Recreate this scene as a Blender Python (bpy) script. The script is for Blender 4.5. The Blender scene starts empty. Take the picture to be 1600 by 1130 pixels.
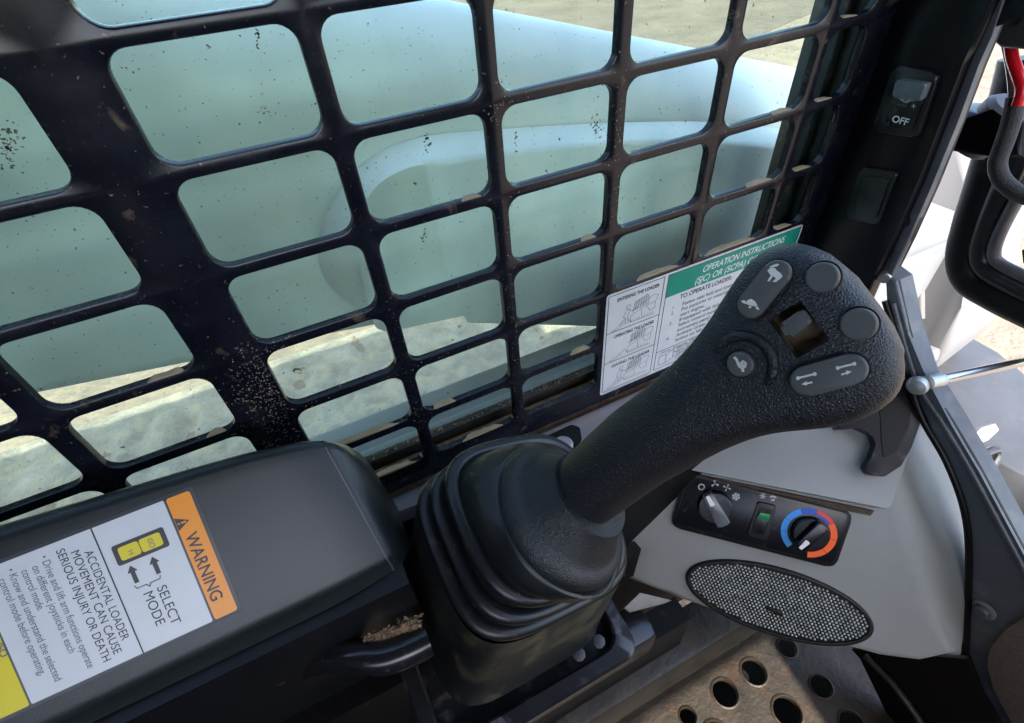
import bpy, bmesh, math, random
from mathutils import Vector, Matrix
R_ = math.radians
random.seed(4)
sc = bpy.context.scene
COL = sc.collection

# ------------------------------------------------------------------ camera
# world: x = machine forward, y = to the left (window side), z = up, metres
CAM = Vector((0.0440, -0.2627, 0.0359))
FPX = 804.8
RX = Vector((0.89577, -0.43926, -0.06814))     # camera right
RY = Vector((-0.34535, -0.59120, -0.72884))    # camera down
RZ = Vector((0.27987, 0.67641, -0.68128))      # camera forward
cd = bpy.data.cameras.new('camera'); cam = bpy.data.objects.new('camera', cd); COL.objects.link(cam)
cd.sensor_fit = 'HORIZONTAL'; cd.sensor_width = 36.0; cd.lens = FPX/1600*36.0
cd.clip_start = 0.01; cd.clip_end = 300
cam.matrix_world = Matrix(((RX.x, -RY.x, -RZ.x, CAM.x), (RX.y, -RY.y, -RZ.y, CAM.y), (RX.z, -RY.z, -RZ.z, CAM.z), (0, 0, 0, 1)))
sc.camera = cam

# ------------------------------------------------------------------ light
SUN_EL, SUN_AZ = 52.0, -97.0      # azimuth of the sun seen from the cab, degrees from +x towards +y
w = bpy.data.worlds.new('World'); sc.world = w; w.use_nodes = True
nt = w.node_tree; nt.nodes.clear()
sky = nt.nodes.new('ShaderNodeTexSky'); sky.sky_type = 'NISHITA'; sky.sun_disc = False
sky.sun_elevation = R_(SUN_EL); sky.sun_rotation = R_(90 - SUN_AZ); sky.air_density = 1.0; sky.dust_density = 2.0; sky.ozone_density = 0.8
bg = nt.nodes.new('ShaderNodeBackground'); bg.inputs[1].default_value = 0.15
ou = nt.nodes.new('ShaderNodeOutputWorld')
nt.links.new(sky.outputs[0], bg.inputs[0]); nt.links.new(bg.outputs[0], ou.inputs[0])
sl = bpy.data.lights.new('sun', 'SUN'); sl.energy = 2.1; sl.angle = R_(0.5); sl.color = (1, .95, .87)
so = bpy.data.objects.new('sun', sl); COL.objects.link(so)
sd = Vector((math.cos(R_(SUN_EL))*math.cos(R_(SUN_AZ)), math.cos(R_(SUN_EL))*math.sin(R_(SUN_AZ)), math.sin(R_(SUN_EL))))
so.rotation_euler = sd.to_track_quat('Z', 'Y').to_euler(); so.location = sd*20
vs = sc.view_settings
vs.view_transform = 'Standard'; vs.look = 'None'; vs.gamma = 1; vs.exposure = 2.55; vs.use_curve_mapping = False

# ------------------------------------------------------------------ pixel helpers (a pixel is only a direction)
def ray(u, v): return RX*((u-800)/FPX) + RY*((v-565)/FPX) + RZ
def at(u, v, x=None, y=None, z=None, dep=None):
    d = ray(u, v)
    if x is not None: t = (x-CAM.x)/d.x
    elif y is not None: t = (y-CAM.y)/d.y
    elif z is not None: t = (z-CAM.z)/d.z
    else: t = dep
    return CAM + d*t
def atpl(u, v, n, q):
    d = ray(u, v); return CAM + d*((q-CAM).dot(n)/d.dot(n))
class Fr:                                   # a local frame: plane e1,e2 with normal n
    def __init__(s, o, e1, e2):
        s.o = Vector(o); s.e1 = Vector(e1).normalized(); s.e2 = Vector(e2).normalized(); s.n = s.e1.cross(s.e2)
    def p(s, a, b, c=0.0): return s.o + s.e1*a + s.e2*b + s.n*c
    def px(s, u, v, off=0.0):
        X = atpl(u, v, s.n, s.o+s.n*off) - s.o; return (X.dot(s.e1), X.dot(s.e2))
    def pp(s, u, v, off=0.0, c=None):
        a, b = s.px(u, v, off); return s.p(a, b, off if c is None else c)

# ------------------------------------------------------------------ materials
def lin(c):
    return tuple(((x/255)/12.92 if x/255 <= .04045 else ((x/255+.055)/1.055)**2.4) for x in c)
MATS = {}
def M(name, col, rough=.5, metal=0.0, var=0.0, vscale=60, dust=None, bump=None, spec=.5, coat=0, rvar=0, bump2=None, dust2=None):
    if name in MATS: return MATS[name]
    m = bpy.data.materials.new(name); m.use_nodes = True; t = m.node_tree; n = t.nodes; L = t.links
    b = n['Principled BSDF']; b.inputs['Base Color'].default_value = (*col, 1); b.inputs['Roughness'].default_value = rough
    b.inputs['Metallic'].default_value = metal; b.inputs['Specular IOR Level'].default_value = spec
    if coat: b.inputs['Coat Weight'].default_value = coat; b.inputs['Coat Roughness'].default_value = .15
    tc = n.new('ShaderNodeTexCoord')
    def noise(scale, det=4, dist=0.0):
        x = n.new('ShaderNodeTexNoise'); x.inputs['Scale'].default_value = scale; x.inputs['Detail'].default_value = det
        x.inputs['Distortion'].default_value = dist; x.inputs['Roughness'].default_value = .6
        L.new(tc.outputs['Object'], x.inputs['Vector']); return x
    cur = None
    if var:
        x = noise(vscale); r = n.new('ShaderNodeMapRange'); r.inputs[1].default_value = .3; r.inputs[2].default_value = .7
        r.inputs[3].default_value = 1-var; r.inputs[4].default_value = 1+var; L.new(x.outputs['Fac'], r.inputs[0])
        mx = n.new('ShaderNodeVectorMath'); mx.operation = 'SCALE'; mx.inputs[0].default_value = col; L.new(r.outputs[0], mx.inputs['Scale'])
        cur = mx.outputs[0]; L.new(cur, b.inputs['Base Color'])
        if rvar:
            r2 = n.new('ShaderNodeMapRange'); r2.inputs[1].default_value = .3; r2.inputs[2].default_value = .7
            r2.inputs[3].default_value = rough-rvar; r2.inputs[4].default_value = rough+rvar; L.new(x.outputs['Fac'], r2.inputs[0]); L.new(r2.outputs[0], b.inputs['Roughness'])
    for D in (dust, dust2):
        if not D: continue
        dc, lo, hi, dsc, amt = D
        x = noise(dsc, 8, .4); r = n.new('ShaderNodeMapRange'); r.inputs[1].default_value = lo; r.inputs[2].default_value = hi; r.inputs[4].default_value = amt
        L.new(x.outputs['Fac'], r.inputs[0])
        mx = n.new('ShaderNodeMix'); mx.data_type = 'RGBA'; mx.inputs[6].default_value = (*col, 1); mx.inputs[7].default_value = (*dc, 1)
        if cur is not None: L.new(cur, mx.inputs[6])
        L.new(r.outputs[0], mx.inputs[0]); cur = mx.outputs[2]; L.new(cur, b.inputs['Base Color'])
    prev = None
    for B in (bump, bump2):
        if not B: continue
        if len(B) > 2 and B[2] == 'v':
            x = n.new('ShaderNodeTexVoronoi'); x.feature = 'DISTANCE_TO_EDGE'; x.inputs['Scale'].default_value = B[0]
            nn = noise(B[0]*.6, 2); va = n.new('ShaderNodeVectorMath'); va.operation = 'SCALE'; va.inputs['Scale'].default_value = .9/B[0]
            L.new(nn.outputs['Color'], va.inputs[0]); vb = n.new('ShaderNodeVectorMath'); L.new(tc.outputs['Object'], vb.inputs[0]); L.new(va.outputs[0], vb.inputs[1])
            L.new(vb.outputs[0], x.inputs['Vector']); out = x.outputs['Distance']
        else:
            x = noise(B[0], 3); out = x.outputs['Fac']
        bp = n.new('ShaderNodeBump'); bp.inputs['Distance'].default_value = B[1]; bp.inputs['Strength'].default_value = 1.0
        L.new(out, bp.inputs['Height'])
        if prev: L.new(prev, bp.inputs['Normal'])
        prev = bp.outputs[0]; L.new(prev, b.inputs['Normal'])
    MATS[name] = m; return m
DUST = lin((150, 128, 100)); DUSTG = lin((150, 148, 138))
steel = M('black_steel', (.0050, .0060, .0108), .25, spec=.34, var=.25, vscale=35, dust=(DUST, .62, .8, 55, .5), dust2=(DUST, .645, .69, 420, .55), rvar=.08)
post_m = M('black_post_paint', (.0035, .0035, .0055), .3, spec=.28, var=.2, vscale=30, dust=(DUST, .66, .8, 300, .35))
cover_m = M('console_plastic', (.0108, .0145, .0150), .34, spec=.48, var=.12, vscale=25, bump=(1500, .00012), dust=(DUSTG, .72, .78, 330, .5))
blackpl = M('black_plastic', (.0065, .0068, .008), .38, spec=.35, var=.2, vscale=40, dust=(DUST, .64, .8, 90, .35))
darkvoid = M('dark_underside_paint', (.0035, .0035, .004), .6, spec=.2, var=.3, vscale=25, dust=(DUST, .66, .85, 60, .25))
rubber = M('boot_rubber', (.0085, .0098, .0098), .42, spec=.35, var=.3, vscale=22, dust=(lin((105, 100, 72)), .50, .72, 34, .55), dust2=(DUSTG, .66, .72, 300, .4), bump=(600, .00015))
rubber_cl = M('boot_fold_rubber', (.0085, .0095, .0102), .36, spec=.42, var=.25, vscale=30, dust=(DUST, .60, .80, 75, .35), dust2=(DUSTG, .66, .74, 260, .35))
disc_m = M('collar_rubber', (.0105, .012, .0132), .42, spec=.42, var=.15, vscale=40, bump=(900, .0004, 'v'), dust=(DUSTG, .68, .82, 200, .35))
grip_m = M('grip_leatherette', (.0068, .0075, .0102), .40, spec=.42, var=.25, vscale=120, bump=(760, .00045, 'v'), bump2=(2200, .00015), dust=(DUST, .68, .84, 70, .35))
btn_m = M('button_grey', (.066, .066, .063), .5, var=.06, vscale=60, bump=(2500, .00005))
gry_m = M('grey_console_plastic', (.238, .243, .228), .5, var=.06, vscale=18, bump=(1400, .00012), dust=(lin((110, 105, 90)), .60, .85, 30, .35), dust2=(lin((70, 60, 45)), .70, .76, 240, .4))
ledge_m = M('sill_plastic', (.22, .205, .212), .45, var=.1, vscale=25, dust=(DUST, .55, .8, 40, .5), dust2=(lin((60, 50, 40)), .69, .75, 260, .4))
trim_m = M('door_trim_plastic', (.085, .09, .10), .45, var=.12, vscale=14, dust=(DUSTG, .5, .85, 40, .45))
gask_m = M('gasket_rubber', (.0055, .0054, .0052), .45, spec=.3, var=.2, vscale=60, dust=(DUST, .6, .85, 45, .3))
white_ink = M('white_ink', (.62, .62, .60), .5)
icon_ink = M('button_icon_ink', (.60, .60, .55), .5)
black_ink = M('black_ink', (.02, .02, .022), .4)
grey_ink = M('grey_ink', (.13, .13, .14), .5)
orange_ink = M('orange_ink', (.78, .25, .003), .35)
yellow_ink = M('yellow_ink', (.66, .52, .003), .35)
label_w = M('label_white', (.56, .56, .545), .33, var=.04, vscale=40)
decal_w = M('decal_white', (.56, .57, .56), .4, var=.06, vscale=40, dust=(lin((140, 90, 60)), .71, .78, 160, .6))
green_ink = M('green_ink', (.005, .22, .145), .4, var=.06, vscale=60)
hv_m = M('climate_bezel_black', (.006, .0066, .009), .28, spec=.4, var=.2, vscale=50, dust=(DUSTG, .60, .78, 75, .35), dust2=(DUSTG, .66, .72, 420, .3))
knob_m = M('knob_black', (.006, .006, .0075), .25, spec=.4, var=.2, vscale=60, dust=(DUSTG, .62, .8, 120, .3))
blue1 = M('dial_blue_pale', lin((30, 150, 235)), .4); blue2 = M('dial_blue_deep', lin((20, 80, 190)), .4)
red1 = M('dial_red', lin((225, 60, 45)), .4); red2 = M('dial_orange', lin((250, 95, 20)), .4)
green_l = M('green_lens', lin((10, 120, 60)), .25)
grille_w = M('speaker_cloth_dots', (.44, .45, .40), .6, var=.35, vscale=70)
brown_dirt = M('packed_dirt', lin((148, 122, 94)), .9, var=.4, vscale=180, bump=(700, .002))
cream = M('dusty_sill_edge', lin((148, 128, 98)), .7, var=.15, vscale=60)
chrome = M('strut_rod_metal', (.55, .55, .55), .22, metal=1)
zinc = M('zinc_metal', (.45, .45, .42), .4, metal=.8, var=.15, vscale=80)
rust_m = M('worn_floor_steel', lin((54, 46, 35)), .55, metal=.25, var=.35, vscale=22, dust=(lin((84, 48, 24)), .55, .75, 55, .7), dust2=(lin((28, 24, 20)), .52, .7, 28, .75), bump=(160, .001))
dirtysteel = M('dirty_channel_steel', lin((50, 45, 38)), .5, metal=.2, var=.35, vscale=25, dust=(lin((120, 105, 78)), .58, .75, 24, .6), dust2=(lin((18, 16, 15)), .5, .7, 40, .8), bump=(150, .001))
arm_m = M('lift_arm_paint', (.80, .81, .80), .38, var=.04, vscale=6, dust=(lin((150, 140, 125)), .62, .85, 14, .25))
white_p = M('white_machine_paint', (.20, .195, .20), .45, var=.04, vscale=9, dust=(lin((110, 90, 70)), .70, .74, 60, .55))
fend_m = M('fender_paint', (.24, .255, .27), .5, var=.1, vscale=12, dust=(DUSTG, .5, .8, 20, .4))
track_m = M('dusty_track_rubber', lin((120, 120, 112)), .85, var=.3, vscale=14, dust=(lin((175, 168, 150)), .42, .72, 18, .75), bump=(120, .003))
ground_m = M('sandy_ground', lin((122, 108, 92)), .95, var=.22, vscale=7, dust=(lin((106, 97, 84)), .45, .75, 2.2, .6), dust2=(lin((146, 128, 100)), .52, .7, 11, .5), bump=(24, .02))
mat_m = M('fabric_mat', lin((122, 106, 90)), .95, var=.35, vscale=900, bump=(1400, .0015))
grey_iron = M('grey_iron', (.055, .057, .064), .55, var=.15, vscale=20, dust=(lin((130, 95, 60)), .6, .8, 22, .5))
wood_m = M('pallet_wood', lin((165, 125, 90)), .8, var=.25, vscale=20)
red_m = M('red_wire', lin((215, 15, 30)), .3)
loom_m = M('braided_loom', (.035, .034, .033), .6, var=.4, vscale=900, bump=(1300, .002), dust=(DUST, .55, .8, 90, .4))
clear_k = M('clear_knob_plastic', (.10, .105, .11), .2, var=.25, vscale=50)

def glass(name, tint, dirt_amt):
    m = bpy.data.materials.new(name); m.use_nodes = True; t = m.node_tree; n = t.nodes; L = t.links; n.clear()
    o = n.new('ShaderNodeOutputMaterial'); tr = n.new('ShaderNodeBsdfTransparent'); tr.inputs[0].default_value = (*tint, 1)
    gl = n.new('ShaderNodeBsdfGlossy'); gl.inputs['Roughness'].default_value = .02; fr = n.new('ShaderNodeFresnel'); fr.inputs[0].default_value = 1.35
    ge = n.new('ShaderNodeNewGeometry'); inv = n.new('ShaderNodeMath'); inv.operation = 'SUBTRACT'; inv.inputs[0].default_value = 1; L.new(ge.outputs['Backfacing'], inv.inputs[1])
    mu = n.new('ShaderNodeMath'); mu.operation = 'MULTIPLY'; L.new(fr.outputs[0], mu.inputs[0]); L.new(inv.outputs[0], mu.inputs[1])
    mx = n.new('ShaderNodeMixShader'); L.new(mu.outputs[0], mx.inputs[0]); L.new(tr.outputs[0], mx.inputs[1]); L.new(gl.outputs[0], mx.inputs[2])
    df = n.new('ShaderNodeBsdfDiffuse'); df.inputs[0].default_value = (*lin((150, 140, 118)), 1)
    dk = n.new('ShaderNodeBsdfDiffuse'); dk.inputs[0].default_value = (.03, .028, .02, 1)
    tc = n.new('ShaderNodeTexCoord')
    def msk(scale, lo, hi, amt, det=6):
        x = n.new('ShaderNodeTexNoise'); x.inputs['Scale'].default_value = scale; x.inputs['Detail'].default_value = det; L.new(tc.outputs['Object'], x.inputs[0])
        r = n.new('ShaderNodeMapRange'); r.inputs[1].default_value = lo; r.inputs[2].default_value = hi; r.inputs[4].default_value = amt; L.new(x.outputs['Fac'], r.inputs[0]); return r.outputs[0]
    m2 = n.new('ShaderNodeMixShader'); L.new(msk(9, .35, .75, dirt_amt), m2.inputs[0]); L.new(mx.outputs[0], m2.inputs[1]); L.new(df.outputs[0], m2.inputs[2])
    m3 = n.new('ShaderNodeMixShader'); L.new(msk(240, .715, .75, .8, 3), m3.inputs[0]); L.new(m2.outputs[0], m3.inputs[1]); L.new(dk.outputs[0], m3.inputs[2])
    m4 = n.new('ShaderNodeMixShader'); L.new(msk(420, .70, .74, .55, 3), m4.inputs[0]); L.new(m3.outputs[0], m4.inputs[1]); L.new(df.outputs[0], m4.inputs[2])
    L.new(m4.outputs[0], o.inputs[0]); MATS[name] = m; return m
glass_m = glass('tinted_window_glass', (.86, .95, .895), .16)

# ------------------------------------------------------------------ object helpers
def thing(name, label, cat, loc=(0, 0, 0), group=None):
    o = bpy.data.objects.new(name, None); COL.objects.link(o); o.location = loc; o.empty_display_size = .02
    o['label'] = label; o['category'] = cat
    if group: o['group'] = group
    bpy.context.view_layer.update(); return o
def wloc(o):
    v = Vector((0, 0, 0))
    while o: v += o.location; o = o.parent
    return v
def finish(name, bm, mat, parent=None, ang=35, label=None, cat=None, kind=None, base=None, flat=False):
    bmesh.ops.remove_doubles(bm, verts=bm.verts, dist=1e-6)
    bmesh.ops.recalc_face_normals(bm, faces=bm.faces)
    me = bpy.data.meshes.new(name)
    off = wloc(parent) if parent else (Vector(base) if base is not None else Vector((0, 0, 0)))
    for v in bm.verts: v.co -= off
    bm.to_mesh(me); bm.free()
    if not flat:
        me.shade_smooth(); me.set_sharp_from_angle(angle=R_(ang))
    o = bpy.data.objects.new(name, me); COL.objects.link(o)
    if mat: me.materials.append(mat)
    if parent: o.parent = parent
    else: o.location = off
    if label: o['label'] = label
    if cat: o['category'] = cat
    if kind: o['kind'] = kind
    return o
def poly_prism(bm, pts, ext, bevel=0.0, seg=2, both=False):
    """polygon of world points extruded along ext; front rim (pts side) bevelled"""
    ext = Vector(ext); a = [bm.verts.new(p) for p in pts]; b = [bm.verts.new(Vector(p)+ext) for p in pts]; n = len(a)
    f = bm.faces.new(a); g = bm.faces.new(b[::-1])
    for i in range(n): bm.faces.new((a[i], b[i], b[(i+1) % n], a[(i+1) % n]))
    if bevel:
        ed = set(f.edges)
        if both: ed |= set(g.edges)
        bmesh.ops.bevel(bm, geom=list(ed), offset=bevel, segments=seg, affect='EDGES', profile=.5, clamp_overlap=True)
    return f
def prism(name, pts, ext, mat, parent=None, bevel=0.0, seg=3, both=False, **k):
    bm = bmesh.new(); poly_prism(bm, pts, ext, bevel, seg, both); return finish(name, bm, mat, parent, **k)
def rrect(x0, y0, x1, y1, r, n=5):
    out = []
    for cx, cy, a0 in ((x1-r, y1-r, 0), (x0+r, y1-r, 90), (x0+r, y0+r, 180), (x1-r, y0+r, 270)):
        for i in range(n+1):
            a = R_(a0+90*i/n); out.append((cx+r*math.cos(a), cy+r*math.sin(a)))
    return out
def rpoly(pts, r, n=5):
    """round the corners of a 2D polygon"""
    out = []; N = len(pts); rr = r if isinstance(r, (list, tuple)) else [r]*N
    for i in range(N):
        p = Vector(pts[i][:2]); a = Vector(pts[i-1][:2])-p; b = Vector(pts[(i+1) % N][:2])-p
        if rr[i] <= 0: out.append(tuple(p)); continue
        th = a.angle(b); d = min(rr[i]/math.tan(th/2), a.length*.45, b.length*.45)
        A = p+a.normalized()*d; B = p+b.normalized()*d
        for k in range(n+1):
            t = k/n; q = A*(1-t)**2+p*2*t*(1-t)+B*t*t; out.append((q.x, q.y))
    return out
def rings(bm, R, closed=True, cap0=True, cap1=True):
    V = [[bm.verts.new(p) for p in r] for r in R]; n = len(V[0])
    for a, b in zip(V, V[1:]):
        for i in range(n if closed else n-1):
            j = (i+1) % n; bm.faces.new((a[i], a[j], b[j], b[i]))
    if closed and cap0: bm.faces.new(V[0][::-1])
    if closed and cap1: bm.faces.new(V[-1])
    return V
def loft(name, R, mat, parent=None, closed=True, cap0=True, cap1=True, **k):
    bm = bmesh.new(); rings(bm, R, closed, cap0, cap1); return finish(name, bm, mat, parent, **k)
def basis(ax):
    ax = Vector(ax).normalized(); h = Vector((0, 0, 1)) if abs(ax.z) < .9 else Vector((1, 0, 0))
    u = h.cross(ax).normalized(); return u, ax.cross(u).normalized(), ax
def lathe_rings(o, ax, prof, seg=40):
    u, v, ax = basis(ax); o = Vector(o)
    return [[o+ax*h+(u*math.cos(2*math.pi*i/seg)+v*math.sin(2*math.pi*i/seg))*max(r, 1e-5) for i in range(seg)] for r, h in prof]
def lathe(name, o, ax, prof, mat, parent=None, seg=40, **k):
    return loft(name, lathe_rings(o, ax, prof, seg), mat, parent, **k)
def tube_rings(pts, rad, seg=14):
    P = [Vector(p) for p in pts]; out = []; u = None
    rad = rad if isinstance(rad, (list, tuple)) else [rad]*len(P)
    for i, p in enumerate(P):
        t = (P[min(i+1, len(P)-1)]-P[max(i-1, 0)]).normalized()
        if u is None: u, _, _ = basis(t)
        u = (u-t*u.dot(t)).normalized(); v = t.cross(u)
        out.append([p+(u*math.cos(2*math.pi*k/seg)+v*math.sin(2*math.pi*k/seg))*rad[i] for k in range(seg)])
    return out
def tube(name, pts, rad, mat, parent=None, seg=14, **k): return loft(name, tube_rings(pts, rad, seg), mat, parent, **k)
def smooth_path(P, n=8):
    P = [Vector(p) for p in P]; out = []
    for i in range(len(P)-1):
        a = P[max(i-1, 0)]; b = P[i]; c = P[i+1]; d = P[min(i+2, len(P)-1)]
        for k in range(n):
            t = k/n; out.append(.5*((2*b)+(c-a)*t+(2*a-5*b+4*c-d)*t*t+(3*b-a-3*c+d)*t**3))
    out.append(P[-1]); return out
def box(name, lo, hi, mat, parent=None, bevel=0.0, **k):
    lo = Vector(lo); hi = Vector(hi)
    pts = [(lo.x, lo.y, hi.z), (hi.x, lo.y, hi.z), (hi.x, hi.y, hi.z), (lo.x, hi.y, hi.z)]
    bm = bmesh.new(); poly_prism(bm, [Vector(p) for p in pts], (0, 0, lo.z-hi.z))
    if bevel: bmesh.ops.bevel(bm, geom=bm.edges[:], offset=bevel, segments=2, affect='EDGES', profile=.5)
    return finish(name, bm, mat, parent, **k)
def fpoly(fr, pts2, c): return [fr.p(a, b, c) for a, b in pts2]
def plate(name, fr, pts2, c0, c1, mat, parent=None, bevel=0.0, **k):
    """prism standing on a frame from height c0 to c1 (c1 visible side)"""
    return prism(name, fpoly(fr, pts2, c1), fr.n*(c0-c1), mat, parent, bevel, **k)
def ribbon(bm, fr, pts, wd, c):
    for (a0, b0), (a1, b1) in zip(pts, pts[1:]):
        d = Vector((a1-a0, b1-b0)); 
        if d.length < 1e-7: continue
        nrm = Vector((-d.y, d.x)).normalized()*wd/2; e = d.normalized()*wd*.3
        bm.faces.new([bm.verts.new(fr.p(x, y, c)) for x, y in ((a0-e.x+nrm.x, b0-e.y+nrm.y), (a0-e.x-nrm.x, b0-e.y-nrm.y), (a1+e.x-nrm.x, b1+e.y-nrm.y), (a1+e.x+nrm.x, b1+e.y+nrm.y))])
def lines(name, fr, polys, wd, c, mat, parent, **k):
    bm = bmesh.new()
    for p in polys: ribbon(bm, fr, p, wd, c)
    o = finish(name, bm, mat, parent, flat=True, **k); return o
def text(name, body, fr, a, b, c, size, mat, parent, xd=(1, 0), width=None, align='LEFT', shear=0.0, bold=0.0):
    """flat lettering: starts at (a,b) on the frame and runs along xd; width fits the line"""
    cu = bpy.data.curves.new('tmp', 'FONT'); cu.body = body; cu.size = size; cu.align_x = align; cu.shear = shear; cu.offset = bold
    to = bpy.data.objects.new('tmp', cu); COL.objects.link(to)
    bpy.context.view_layer.update(); dg = bpy.context.evaluated_depsgraph_get()
    me = bpy.data.meshes.new_from_object(to.evaluated_get(dg)); bpy.data.objects.remove(to)
    xs = [v.co.x for v in me.vertices] or [0, 1]; sx = 1.0
    if width: sx = width/(max(xs)-min(xs))
    off = wloc(parent); X = Vector(xd).normalized(); Y = Vector((-X.y, X.x))
    for v in me.vertices:
        q = X*(v.co.x*sx)+Y*v.co.y; v.co = fr.p(a+q.x, b+q.y, c)-off
    o = bpy.data.objects.new(name, me); COL.objects.link(o); me.materials.clear(); me.materials.append(mat); o.parent = parent; return o
def disc2(cx, cy, r, n=20): return [(cx+r*math.cos(2*math.pi*i/n), cy+r*math.sin(2*math.pi*i/n)) for i in range(n)]
def ink(name, fr, polys, c, mat, parent):
    bm = bmesh.new()
    for p in polys: bm.faces.new([bm.verts.new(fr.p(a, b, c)) for a, b in p])
    return finish(name, bm, mat, parent, flat=True)

def bool_diff(o, cutters):
    for c in cutters:
        md = o.modifiers.new('b', 'BOOLEAN'); md.operation = 'DIFFERENCE'; md.solver = 'EXACT'; md.object = c
        bpy.context.view_layer.update(); dg = bpy.context.evaluated_depsgraph_get()
        me = bpy.data.meshes.new_from_object(o.evaluated_get(dg)); o.modifiers.clear()
        old = o.data; o.data = me; bpy.data.meshes.remove(old); bpy.data.objects.remove(c)
    o.data.shade_smooth(); o.data.set_sharp_from_angle(angle=R_(35)); return o

# ================================================================== SETTING
bm = bmesh.new(); g = 24; ex = 80.0
V = [[bm.verts.new((-ex+2*ex*i/g, -ex+2*ex*j/g, -1.35)) for j in range(g+1)] for i in range(g+1)]
for i in range(g):
    for j in range(g): bm.faces.new((V[i][j], V[i+1][j], V[i+1][j+1], V[i][j+1]))
finish('ground', bm, ground_m, kind='structure')

bm = bmesh.new()
bm.faces.new([bm.verts.new(p) for p in ((-1.0, 2.6, -1.345), (.6, 2.9, -1.345), (70, 25, -1.345), (70, 78, -1.345), (-1.0, 78, -1.345))])
finish('far_ground', bm, M('grey_brown_ground', lin((98, 88, 74)), .95, var=.25, vscale=2.5, dust=(lin((122, 108, 88)), .5, .75, 9, .5), bump=(30, .02)), kind='structure')  # darker patch of ground far out

bm = bmesh.new(); nx, ny = 150, 44
from mathutils import noise as mnoise
def rut(x, y):
    e = max(0, min(1, min(x+1.9, 1.3-x, y-.55, 1.62-y)/.12))
    return -1.349+e*(.020+.016*math.sin(x*46+2.2*mnoise.noise((x*3, y*3, 0)))*(.6+.5*mnoise.noise((x*2.2, y*5, 4)))+.026*mnoise.noise((x*6, y*6, 1))+.012*mnoise.noise((x*19, y*19, 2))+.006*mnoise.noise((x*45, y*45, 3)))
V = [[bm.verts.new((-1.9+3.2*i/nx, .55+1.07*j/ny, rut(-1.9+3.2*i/nx, .55+1.07*j/ny))) for j in range(ny+1)] for i in range(nx+1)]
for i in range(nx):
    for j in range(ny): bm.faces.new((V[i][j], V[i+1][j], V[i+1][j+1], V[i][j+1]))
finish('rutted_dirt', bm, M('rutted_grey_dirt', lin((136, 128, 112)), .95, var=.3, vscale=9, dust=(lin((168, 152, 120)), .48, .7, 14, .6), bump=(60, .01)), kind='structure', ang=60)

# ------------------------------------------------------------------ punched steel window guard
S = .08; PV = .634*S
guard = thing('window_guard', 'black painted steel window guard punched with rows of rounded rectangular openings', 'window guard', (.1, 0, -.32))
TH = .005
cols = [(-2.28, -1.405, 1), (-1.26, -.385, 1), (0, .885, 1), (1, 1.885, 1), (2, 2.885, 1), (3, 3.885, 1), (4, 4.885, 1), (5.0, 5.43, 1)]
cb = [-2.6]+[(cols[i][1]+cols[i+1][0])/2 for i in range(7)]+[5.72]
rows = list(range(-1, 7))
rb = [PV*2-.0034+.004]+[-(k-1)*PV-.55*S-.0034 for k in rows]
bm = bmesh.new()
def P(x, z, y): return bm.verts.new((x, y, z))
for ci, (l, r, _) in enumerate(cols):
    X0, X1 = cb[ci]*S, cb[ci+1]*S
    for ri, k in enumerate(rows):
        Z1, Z0 = rb[ri], rb[ri+1]
        if k == 6: Z0 = -.3195
        if (ci >= 5 and k >= 5):
            a = [P(X0, Z0, 0), P(X1, Z0, 0), P(X1, Z1, 0), P(X0, Z1, 0)]; b = [P(X0, Z0, TH), P(X1, Z0, TH), P(X1, Z1, TH), P(X0, Z1, TH)]
            bm.faces.new(a); bm.faces.new(b[::-1]); continue
        zt = -(k-1)*PV; zb = zt-.55*S
        if k == 6: zb = zt-.53*S
        lv = []
        for grow, y in ((.0011, 0), (.0003, .0004), (0, .0013), (0, TH)):
            lv.append([P(x, z, y) for x, z in rrect(l*S-grow, zb-grow, r*S+grow, zt+grow, .0088+grow, 6)])
        n = len(lv[0])
        for A, B in zip(lv, lv[1:]):
            for i in range(n): bm.faces.new((A[i], A[(i+1) % n], B[(i+1) % n], B[i]))
        for A, y in ((lv[0], 0), (lv[-1], TH)):
            cn = [P(X1, Z1, y), P(X0, Z1, y), P(X0, Z0, y), P(X1, Z0, y)]
            for i in range(n):
                c0, c1 = i//7, ((i+1) % n)//7
                if c0 == c1: bm.faces.new((cn[c0], A[i], A[i+1]))
                else: bm.faces.new((cn[c0], A[i], A[(i+1) % n], cn[c1]))
finish('plate', bm, steel, guard, ang=40)
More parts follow.
